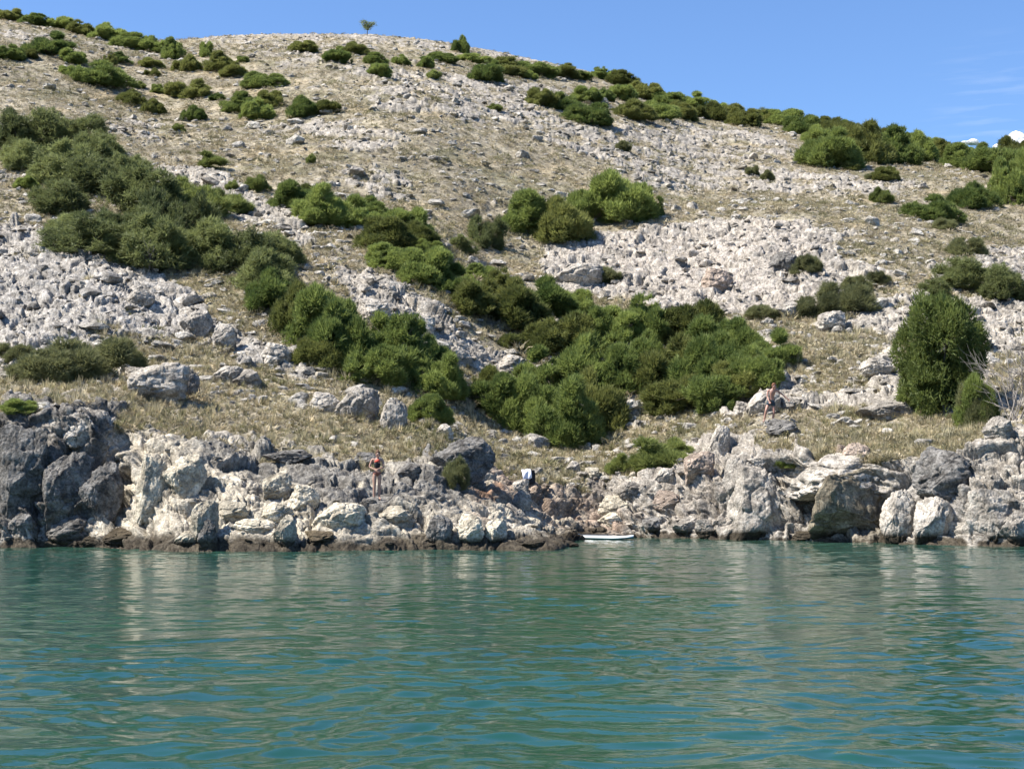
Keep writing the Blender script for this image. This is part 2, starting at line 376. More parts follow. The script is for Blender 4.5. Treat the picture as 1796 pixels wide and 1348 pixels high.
# wobble the outlines of every ground patch so that none is a clean shape
wob = fbm(P * .22, 4, 31); wob2 = fbm(P * .22 + 40, 4, 37)
sc_w = np.clip((PY - 50) / 700, .12, 1)
QX, QY = PX + wob * 75, PY + wob2 * 60 * sc_w
def poly(pts, soft=12):
    """soft inside test of an outline: 1 inside, 0 outside"""
    pts = np.array(pts, f4); n = len(pts); inside = np.zeros(len(QX), bool); dmin = np.full(len(QX), 1e9, f4)
    bx = (QX > pts[:, 0].min() - soft) & (QX < pts[:, 0].max() + soft) & (QY > pts[:, 1].min() - soft) & (QY < pts[:, 1].max() + soft)
    x, y = QX[bx], QY[bx]; ins = np.zeros(len(x), bool); dm = np.full(len(x), 1e9, f4)
    for i in range(n):
        x1, y1 = pts[i]; x2, y2 = pts[(i + 1) % n]
        cond = ((y1 > y) != (y2 > y)) & (x < (x2 - x1) * (y - y1) / (y2 - y1 + 1e-9) + x1); ins ^= cond
        t = np.clip(((x - x1) * (x2 - x1) + (y - y1) * (y2 - y1)) / ((x2 - x1) ** 2 + (y2 - y1) ** 2 + 1e-9), 0, 1)
        dm = np.minimum(dm, np.hypot(x - x1 - t * (x2 - x1), y - y1 - t * (y2 - y1)))
    v = np.where(ins, .5 + .5 * np.clip(dm / soft, 0, 1), .5 - .5 * np.clip(dm / soft, 0, 1))
    r = np.zeros(len(QX), f4); r[bx] = v; return r
rock = np.full(len(P), .30, f4)
rock = np.where(PY > 640, .42, rock)
ROCKS = [
 (.95, [(-700, 380), (40, 385), (150, 430), (300, 505), (400, 545), (500, 600), (540, 660), (470, 650), (360, 600), (250, 600), (120, 640), (-700, 650)]),
 (.92, [(610, 470), (700, 485), (790, 560), (940, 620), (920, 665), (800, 640), (720, 590), (640, 560)]),
 (.85, [(290, 285), (400, 305), (560, 415), (530, 440), (440, 390), (360, 345), (285, 320)]),
 (1.0, [(915, 470), (960, 440), (1010, 420), (1150, 395), (1300, 378), (1500, 395), (1480, 440), (1550, 470), (1450, 500), (1420, 560), (1330, 550), (1200, 545), (1050, 525), (970, 500)]),
 (.82, [(1420, 600), (1500, 545), (1600, 500), (1700, 440), (2400, 400), (2400, 600), (1760, 620), (1600, 560), (1560, 640), (1440, 640)]),
 (.75, [(1370, 640), (1600, 620), (1620, 735), (1500, 730), (1400, 745), (1290, 740), (1310, 700)]),
 (.72, [(520, 215), (620, 205), (710, 240), (690, 275), (600, 262), (540, 240)]),
 (.70, [(560, 290), (720, 300), (720, 345), (640, 350), (580, 325)]),
 (.72, [(1070, 270), (1300, 290), (1450, 300), (1700, 330), (1560, 345), (1400, 345), (1200, 345), (1120, 330)]),
 (.66, [(1170, 205), (1300, 222), (1430, 262), (1420, 295), (1300, 275), (1180, 250)]),
 (.62, [(590, 110), (900, 130), (1000, 160), (960, 230), (800, 215), (640, 195)]),
 (.60, [(280, 40), (600, 30), (860, 60), (1120, 130), (1000, 140), (820, 100), (600, 90), (380, 84)]),
 (.62, [(0, 40), (110, 60), (290, 90), (260, 105), (140, 84), (0, 75)]),
 (.62, [(900, 205), (1180, 215), (1420, 300), (1100, 300), (960, 260)]),
 (.60, [(440, 85), (600, 90), (620, 130), (500, 128)]),
 (.52, [(100, 195), (260, 205), (300, 290), (180, 240)]),
]
for s_, pts in ROCKS: rock = np.maximum(rock, poly(pts) * s_)
GRASS = [
 (.75, [(120, 95), (560, 130), (520, 190), (400, 230), (200, 190), (0, 130)]),
 (.55, [(720, 230), (980, 260), (1080, 330), (900, 380), (760, 330), (680, 270)]),
 (.80, [(1080, 345), (1500, 345), (1796, 360), (2300, 360), (2300, 430), (1700, 430), (1560, 460), (1520, 400), (1300, 370)]),
 (.80, [(690, 360), (800, 350), (940, 420), (920, 460), (820, 470), (760, 420)]),
 (.75, [(330, 490), (440, 500), (560, 580), (520, 610), (420, 560)]),
 (.85, [(230, 640), (330, 610), (420, 640), (560, 665), (650, 690), (720, 720), (720, 790), (640, 795), (500, 760), (380, 740), (250, 730)]),
 (.80, [(690, 680), (860, 700), (900, 760), (1080, 770), (1210, 740), (1330, 735), (1350, 770), (1210, 800), (1060, 822), (900, 820), (820, 770), (720, 750)]),
 (.75, [(1400, 738), (1600, 738), (1700, 748), (1690, 776), (1500, 776), (1420, 772)]),
 (.70, [(1380, 590), (1500, 560), (1560, 600), (1500, 680), (1420, 700), (1400, 640)]),
 (.55, [(200, 560), (420, 590), (470, 640), (300, 610), (180, 640)]),
]
for s_, pts in GRASS: rock = rock * (1 - poly(pts, 18) * s_)
shore = np.zeros(NR); shore[:sum(seg_n[:3]) + 14] = 1
shore_m = np.repeat(shore, NC)
# the shore itself is bare rock up to its brink
CLIFF = [[(-700, 700), (60, 715), (235, 715), (230, 760), (300, 770), (420, 790), (560, 790), (640, 800), (760, 790), (860, 800), (900, 850), (1060, 850), (1200, 800),
          (1300, 790), (1430, 785), (1600, 778), (1740, 745), (2400, 740), (2400, 1100), (-700, 1100)]]
for pts in CLIFF: rock = np.maximum(rock, poly(pts, 10) * .97)
n_a = fbm(P * .55, 5, 3); n_b = fbm(P * np.array([1.7, 1.1, 1.7], f4), 4, 9)
n_s = fbm(P * np.array([.16, .5, .5], f4) + 61, 4, 113)
n_c = fbm(P * 1.1 + 15, 3, 117)
rm = sstep(.40, .62, rock + .34 * n_a + .40 * n_b + .22 * n_c * np.clip((P[:, 1] - 60) / 10, 0, 1) + .34 * n_s * np.clip((P[:, 1] - 62) / 20, 0, 1) - .045 * np.clip((P[:, 1] - 62) / 10, 0, 1) - .05 * np.clip((P[:, 1] - 90) / 40, 0, 1))           # 0 soil and grass, 1 bare rock
rm = np.where(PY > 930, 1, rm)
# rock relief: bedding dips to the right and the stone is broken at three sizes
dip = R(24); cD, sD = math.cos(dip), math.sin(dip)
W = np.stack([fbm(P * .5 + 11, 3, 41), fbm(P * .5 + 23, 3, 43), fbm(P * .5 + 37, 3, 47)], 1)
Pw = P + W * .9
Pb = np.stack([Pw[:, 0] * cD - Pw[:, 2] * sD, Pw[:, 1], Pw[:, 0] * sD + Pw[:, 2] * cD], 1)
far = np.clip((P[:, 1] - 70) / 90, 0, 1)
b1 = blocks(Pb * np.array([.30, .42, .85], f4), 1, .09, .55, 1.0)
b2 = blocks(Pb * np.array([.80, 1.05, 2.5], f4) + 5, 2, .12, .5, .9)
b3 = blocks(Pb * np.array([2.3, 2.8, 6.0], f4) + 9, 3, .16, .5, .8)
rd = fbm(Pb * np.array([2.0, 2.0, 3.0], f4), 4, 61, ridged=True)
promon = poly([(215, 760), (1015, 780), (1030, 980), (140, 980)], 20)
amp = np.clip(.55 + .45 * rock, 0, 1)
strata = fbm(Pb * np.array([.35, .35, 3.2], f4) + 31, 3, 55, ridged=True)
low = np.clip((64 - P[:, 1]) / 6, 0, 1)
disp_rock = amp * (strata * .20 * (.35 + .65 * low) + (.30 + .12 * low - .06 * promon * low) * b1 + (.19 + .02 * low) * (1 - .4 * promon * low) * b2 + (.085 - .005 * low) * b3 + (.05 + .01 * low) * rd) * (1 - .25 * far) + .06 + .04 * low
disp_soil = .10 * n_b + .06 * fbm(P * 3.5, 3, 71) - .10
hf = fbm(P * 5.0, 3, 77)
disp = rm * disp_rock + (1 - rm) * disp_soil
edge_fade = np.clip(1.2 - np.abs(P[:, 1] - DR) / 12, 0, 1)
disp *= (1 - .35 * edge_fade) * (.6 + .4 * np.clip((P[:, 2] - .1) / .6, 0, 1))
disp = disp * np.where(P[:, 1] > DR + 20, .5, 1)
# standing place of each person: a small flat spot
STAND = [(663, 875), (1350, 739)]
Nn = NG.copy(); Nn[:, 2] += .35 * (1 - np.abs(Nn[:, 2])); Nn /= np.linalg.norm(Nn, axis=1)[:, None]
flat = np.zeros(len(P), f4)
PS = P.copy()
for q in STAND:
    dd = np.hypot((PX - q[0]) / 26, (PY - q[1]) / 16); flat = np.maximum(flat, np.clip(1.4 - dd, 0, 1))
disp *= (1 - .85 * flat)
V = PS + Nn * disp[:, None]
del W, Pw
# colours (reflectance, plus shade painted onto the west cliff)
C = np.zeros((len(P), 3), f4)
def mixc(mask, c):
    global C
    C = C * (1 - mask[:, None]) + np.array(c, f4)[None] * mask[:, None]
C[:] = (.435, .405, .36)
C *= (1 + .16 * vnoise(P * 1.1, 81) + .12 * vnoise(P * 3, 83))[:, None]
mixc(poly([(960, 430), (1420, 380), (1480, 560), (1000, 520)], 40) * .5 * (.5 + .5 * n_a), (.50, .45, .42))
mixc(promon * .7, (.58, .53, .43))
mixc(poly([(-700, 690), (170, 700), (235, 720), (215, 850), (150, 940), (120, 1000), (-700, 1000)], 14) * .94 * sstep(-.42, .10, n_b + .55 * n_a), (.12, .117, .113))  # west cliff: dark lichen plus its shade, painted into the rock colour
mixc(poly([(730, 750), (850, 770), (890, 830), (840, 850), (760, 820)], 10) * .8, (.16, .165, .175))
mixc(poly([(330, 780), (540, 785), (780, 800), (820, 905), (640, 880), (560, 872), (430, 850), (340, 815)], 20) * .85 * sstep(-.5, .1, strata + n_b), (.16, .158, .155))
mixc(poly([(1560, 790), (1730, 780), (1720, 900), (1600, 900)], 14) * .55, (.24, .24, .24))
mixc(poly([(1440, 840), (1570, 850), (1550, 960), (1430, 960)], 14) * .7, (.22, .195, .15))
mixc(poly([(0, 380), (540, 600), (480, 660), (0, 660)], 40) * .35, (.42, .42, .425))
mixc(sstep(.05, .5, n_c + .5 * n_b) * .55, (.23, .222, .205))
# rusty earth in the little landslip above the inlet
rust = poly([(830, 855), (900, 838), (905, 880), (880, 905), (830, 900)], 14); rust = np.maximum(rust, poly([(820, 840), (1000, 850), (1070, 900), (1060, 930), (900, 915), (830, 905)], 20) * .55); rust = np.maximum(rust, poly([(940, 870), (1000, 880), (1060, 915), (960, 920)], 14) * .75)
mixc(rust * sstep(-.6, .2, n_b) * .8, (.38, .20, .115))
mixc(poly([(900, 840), (1060, 850), (1050, 910), (960, 910), (900, 880)], 14) * .55, (.24, .19, .155))
mixc(poly([(1100, 830), (1290, 810), (1290, 930), (1130, 935)], 20) * .3, (.30, .26, .23))
# soil, dead grass and low scrub between the rocks
gcol = np.array((.345, .31, .235), f4)[None] * (1 + .30 * vnoise(P * .35, 91))[:, None] * np.ones((1, 3), f4)
olive = np.array((.18, .18, .10), f4)[None]; tan = np.array((.50, .41, .26), f4)[None]
k1 = sstep(0, .6, fbm(P * .25, 3, 95))[:, None]; k2 = sstep(.1, .6, fbm(P * .3 + 9, 4, 97))[:, None]
gcol = gcol * (1 - .55 * k1) + olive * .55 * k1; gcol = gcol * (1 - .6 * k2) + tan * .6 * k2
soil = (1 - rm)[:, None]
C = C * (1 - soil) + gcol * soil
# tide line: dark weed and wet rock
wl = V[:, 2] + .30 * n_b + .10 * fbm(P * 4, 2, 99)
wet_top = .20 + .28 * np.maximum(promon, poly([(100, 900), (240, 930), (1020, 920), (1020, 1000), (100, 1000)], 20))
wet = 1 - sstep(wet_top * .55, wet_top * 1.15, wl)
mixc(wet * .93, (.062, .05, .034))
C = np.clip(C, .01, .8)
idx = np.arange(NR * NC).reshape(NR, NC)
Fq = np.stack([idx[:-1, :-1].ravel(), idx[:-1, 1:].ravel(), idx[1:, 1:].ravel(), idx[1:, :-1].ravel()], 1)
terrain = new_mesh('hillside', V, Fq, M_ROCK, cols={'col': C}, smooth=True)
tag(terrain, 'pale limestone hillside and shore rising from the sea', 'hill', kind='structure')

# ---- look-ups on the finished ground
VX, VY = proj(V[:, 0], V[:, 1], V[:, 2])
CELL = 3.0; LW, LH = int(1960 / CELL), int(1500 / CELL)
ci = ((VX + 80) / CELL).astype(int); cj = ((VY + 60) / CELL).astype(int)
ok = (ci >= 0) & (ci < LW) & (cj >= 0) & (cj < LH)
order = np.where(ok)[0]; order = order[np.argsort(-V[order, 1], kind='stable')]
LUT = np.full((LH, LW), -1, int); LUT[cj[order], ci[order]] = order       # nearest one wins
def hit(px, py):
    i0, j0 = int((px + 80) / CELL), int((py + 60) / CELL)
    for r in range(0, 14):
        best = -1
        for j in range(max(0, j0 - r), min(LH, j0 + r + 1)):
            for i in range(max(0, i0 - r), min(LW, i0 + r + 1)):
                k = LUT[j, i]
                if k >= 0 and (best < 0 or V[k, 1] < V[best, 1]): best = k
        if best >= 0: return Vector([float(q) for q in V[best]])
    # beyond the ridge line: take the crest of that column
    c = int(np.argmin(np.abs(pxs - px))); return Vector([float(q) for q in V[RIDGE_ROW * NC + c]])
VZg = V[:, 2].reshape(NR, NC); VYg = V[:, 1].reshape(NR, NC)
def ground(x, y):
    c = int(np.argmin(np.abs(A - x / y))); col = VYg[:, c]
    k = int(np.argmin(np.abs(col[8:] - y))) + 8
    return float(VZg[k, c])
# ------------------------------------------------------------------ sea
def sea():
    # rows by distance, fine enough that every ripple seen is a real facet
    ds = [3.0]
    while ds[-1] < 66: ds.append(ds[-1] + max(.02, .0016 * ds[-1]))
    ds = np.array(ds); aa = np.linspace(-.42, .42, 560)
    Dg, Ag = np.meshgrid(ds, aa, indexing='ij'); X = (Dg * Ag).ravel(); Y = Dg.ravel()
    Q = np.stack([X, Y, np.zeros_like(X)], 1).astype(f4)
    warp = fbm(Q * .35, 3, 201) * 1.2; warp2 = fbm(Q * .35 + 50, 3, 203) * 1.2
    # patches of livelier and of calmer water
    gust = (.72 + .38 * np.clip((26 - Y) / 14, 0, 1)) * (.75 + .5 * sstep(-.5, .6, fbm(Q * np.array([.10, .22, 1], f4) + 7, 3, 207)))
    z = np.zeros(len(Q), f4)
    r = np.random.default_rng(5)
    for lam, amp, n in ((2.3, .0100, 5), (1.15, .0070, 8), (.62, .0060, 9), (.34, .0030, 10)):
        for _ in range(n):
            th = r.normal(0, .62 if lam > .7 else .8) + .12; k = 2 * math.pi / (lam * r.uniform(.75, 1.3))
            ph = (X * math.sin(th) + Y * math.cos(th)) * k + (warp * math.cos(th) + warp2 * math.sin(th)) * k * .6 + r.uniform(0, 6.28)
            z += amp * np.sin(ph) * (n ** -.5) * 1.35
    z += .010 * fbm(Q * np.array([.9, 2.0, 1], f4), 3, 211)
    z *= gust
    fade = np.clip((66 - Y) / 4, 0, 1)
    Q[:, 2] = z * fade
    nr, nc = Dg.shape; i = np.arange(nr * nc).reshape(nr, nc)
    F = np.stack([i[:-1, :-1].ravel(), i[:-1, 1:].ravel(), i[1:, 1:].ravel(), i[1:, :-1].ravel()], 1)
    # open water round the fine sheet, out to the horizon
    m, nt, o = material('sea_water')
    b = N(nt, 'ShaderNodeBsdfPrincipled'); b.inputs['Roughness'].default_value = .012; b.inputs['IOR'].default_value = 1.333
    g = N(nt, 'ShaderNodeNewGeometry')
    n = N(nt, 'ShaderNodeTexNoise'); n.inputs['Scale'].default_value = .11; n.inputs['Detail'].default_value = 3
    L(nt, g.outputs['Position'], n.inputs['Vector'])
    rr = N(nt, 'ShaderNodeValToRGB'); rr.color_ramp.elements[0].position = .35; rr.color_ramp.elements[1].position = .68
    rr.color_ramp.elements[0].color = (.0075, .042, .031, 1); rr.color_ramp.elements[1].color = (.011, .057, .040, 1)
    L(nt, n.outputs[0], rr.inputs[0])
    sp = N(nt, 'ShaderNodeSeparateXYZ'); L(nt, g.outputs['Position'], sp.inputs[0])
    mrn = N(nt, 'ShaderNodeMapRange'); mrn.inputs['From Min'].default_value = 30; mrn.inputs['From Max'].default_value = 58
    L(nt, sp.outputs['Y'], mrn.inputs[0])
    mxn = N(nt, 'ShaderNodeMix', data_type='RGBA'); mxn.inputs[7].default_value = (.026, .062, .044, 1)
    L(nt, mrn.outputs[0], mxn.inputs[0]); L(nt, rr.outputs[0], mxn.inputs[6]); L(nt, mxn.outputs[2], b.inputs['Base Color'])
    nb = N(nt, 'ShaderNodeTexNoise'); nb.inputs['Scale'].default_value = 1; nb.inputs['Detail'].default_value = 4; nb.inputs['Roughness'].default_value = .55
    mpp = N(nt, 'ShaderNodeMapping'); mpp.inputs['Scale'].default_value = (2.2, 5.5, 1); L(nt, g.outputs['Position'], mpp.inputs[0]); L(nt, mpp.outputs[0], nb.inputs['Vector'])
    bu = N(nt, 'ShaderNodeBump'); bu.inputs['Strength'].default_value = .3; bu.inputs['Distance'].default_value = .02
    L(nt, nb.outputs[0], bu.inputs['Height']); L(nt, bu.outputs[0], b.inputs['Normal']); L(nt, b.outputs[0], o.inputs[0])
    # coarse quads share the sheet's rim
    base = len(Q); far = []
    FQ = [F]
    def quad(a, b_, c, d):
        k = base + len(far); far.extend([a, b_, c, d]); FQ.append(np.array([[k, k + 1, k + 2, k + 3]]))
    y0, y1, s0 = 3.0, float(ds[-1]), .42
    quad((-s0 * y0, y0, 0), (-4000, y0, 0), (-4000, y1, 0), (-s0 * y1, y1, 0)); quad((s0 * y0, y0, 0), (s0 * y1, y1, 0), (4000, y1, 0), (4000, y0, 0))
    quad((-4000, -4000, 0), (4000, -4000, 0), (4000, y0, 0), (-4000, y0, 0)); quad((-4000, y1, 0), (4000, y1, 0), (4000, 6000, 0), (-4000, 6000, 0))
    Q = np.vstack([Q, np.array(far, f4)])
    o_ = new_mesh('sea', Q, np.vstack(FQ), m, smooth=True); tag(o_, 'rippled green sea in the cove', 'sea', kind='structure')
sea()

# ------------------------------------------------------------------ boulders
def rock_template(seed, sub=5, sharp=.5, flatten=.75, pw=1.0):
    v, f = ico(sub)
    if pw != 1: v = (np.sign(v) * np.abs(v) ** pw).astype(f4)
    P_ = v * np.array([1, .85, flatten], f4); sh = seed * 13.7
    r = np.random.default_rng(seed)
    P_ = P_ + v * (.16 * fbm(P_ * 1.3 + sh, 3, seed))[:, None]
    # planes chop the ball into a broken block, faces run along one bedding direction
    bed = r.normal(0, .25, 3) + np.array([0, 0, 1]); bed /= np.linalg.norm(bed)
    for i in range(int(9 + sharp * 9)):
        n = r.normal(size=3); n /= np.linalg.norm(n)
        if i < 2: n = bed * (1 if i else -1)
        d = r.uniform(.46, .80); e = P_ @ n - d
        P_ = P_ - np.where(e > 0, e * r.uniform(.85, 1), 0)[:, None] * n[None].astype(f4)
    P_ = P_.astype(f4); U = P_ @ bed
    lay = vnoise(np.stack([P_[:, 0] * .8, P_[:, 1] * .8, U * 7], 1).astype(f4) + sh, seed + 3)
    b = blocks(P_ * np.array([1.3, 1.3, 2.2], f4) + sh, seed, .08, .4, .7); b_ = blocks(P_ * np.array([3, 3, 6], f4) + sh, seed + 50, .12, .4, .8)
    d = .085 * b + .035 * b_ + .045 * lay + .045 * fbm(P_ * 6 + sh, 4, seed, ridged=True)
    P_ = P_ + v * d[:, None]
    P_ -= (P_.max(0) + P_.min(0)) / 2; P_ /= (P_.max(0) - P_.min(0))
    P_[:, 2] += .5
    return P_.astype(f4), f
M_STONE = rock_material('boulder_stone', False, (.46, .43, .385), .8)
M_STONE_W = rock_material('cream_stone', False, (.60, .55, .445), .8)
M_STONE_D = rock_material('lichen_shade_stone', False, (.14, .136, .13), .8, 1.7)  # dark lichen tone with the shade of rock faces painted in
M_STONE_B = rock_material('brown_weed_stone', False, (.13, .105, .07), .8)
M_STONE_P = rock_material('pinkish_stone', False, (.45, .37, .31), .8)
RT = {}
def rock_mesh(seed, mat, pw=1.0):
    k = (seed, mat.name, pw)
    if k not in RT:
        v, f = rock_template(seed, 5, (.2 + .15 * (seed % 5)) if pw == 1 else .1, 1, pw)
        o = new_mesh('boulder', v, f, mat, smooth=True, link=False); RT[k] = o.data; bpy.data.objects.remove(o)
    return RT[k]
def boulder(px, py, wpx, hpx, label, mat=None, seed=None, rz=None, depth=.8, sink=.18, tiltx=0, tilty=0, group=None, name='boulder', pw=1.0, dy=0.0):
    """px,py: where its foot stands in the photo; size in photo pixels becomes a real size at that distance"""
    h_ = hit(px, py); D = h_.y; wm = wpx * D / FPX; hm = hpx * D / FPX / (1 - sink)
    me = rock_mesh(seed if seed is not None else random.randrange(1, 9), mat or M_STONE, pw)
    o = bpy.data.objects.new(name, me); S.collection.objects.link(o)
    o.scale = (wm, wm * depth, hm); o.rotation_euler = (tiltx, tilty, rz if rz is not None else random.uniform(-.5, .5))
    o.location = (h_.x, h_.y + wm * depth * .42 - dy, min(h_.z, ground(h_.x, h_.y) + .3) - hm * sink)
    tag(o, label, 'rock', group)
    return o
BIG = 'large single rocks along the shore and lower slope'
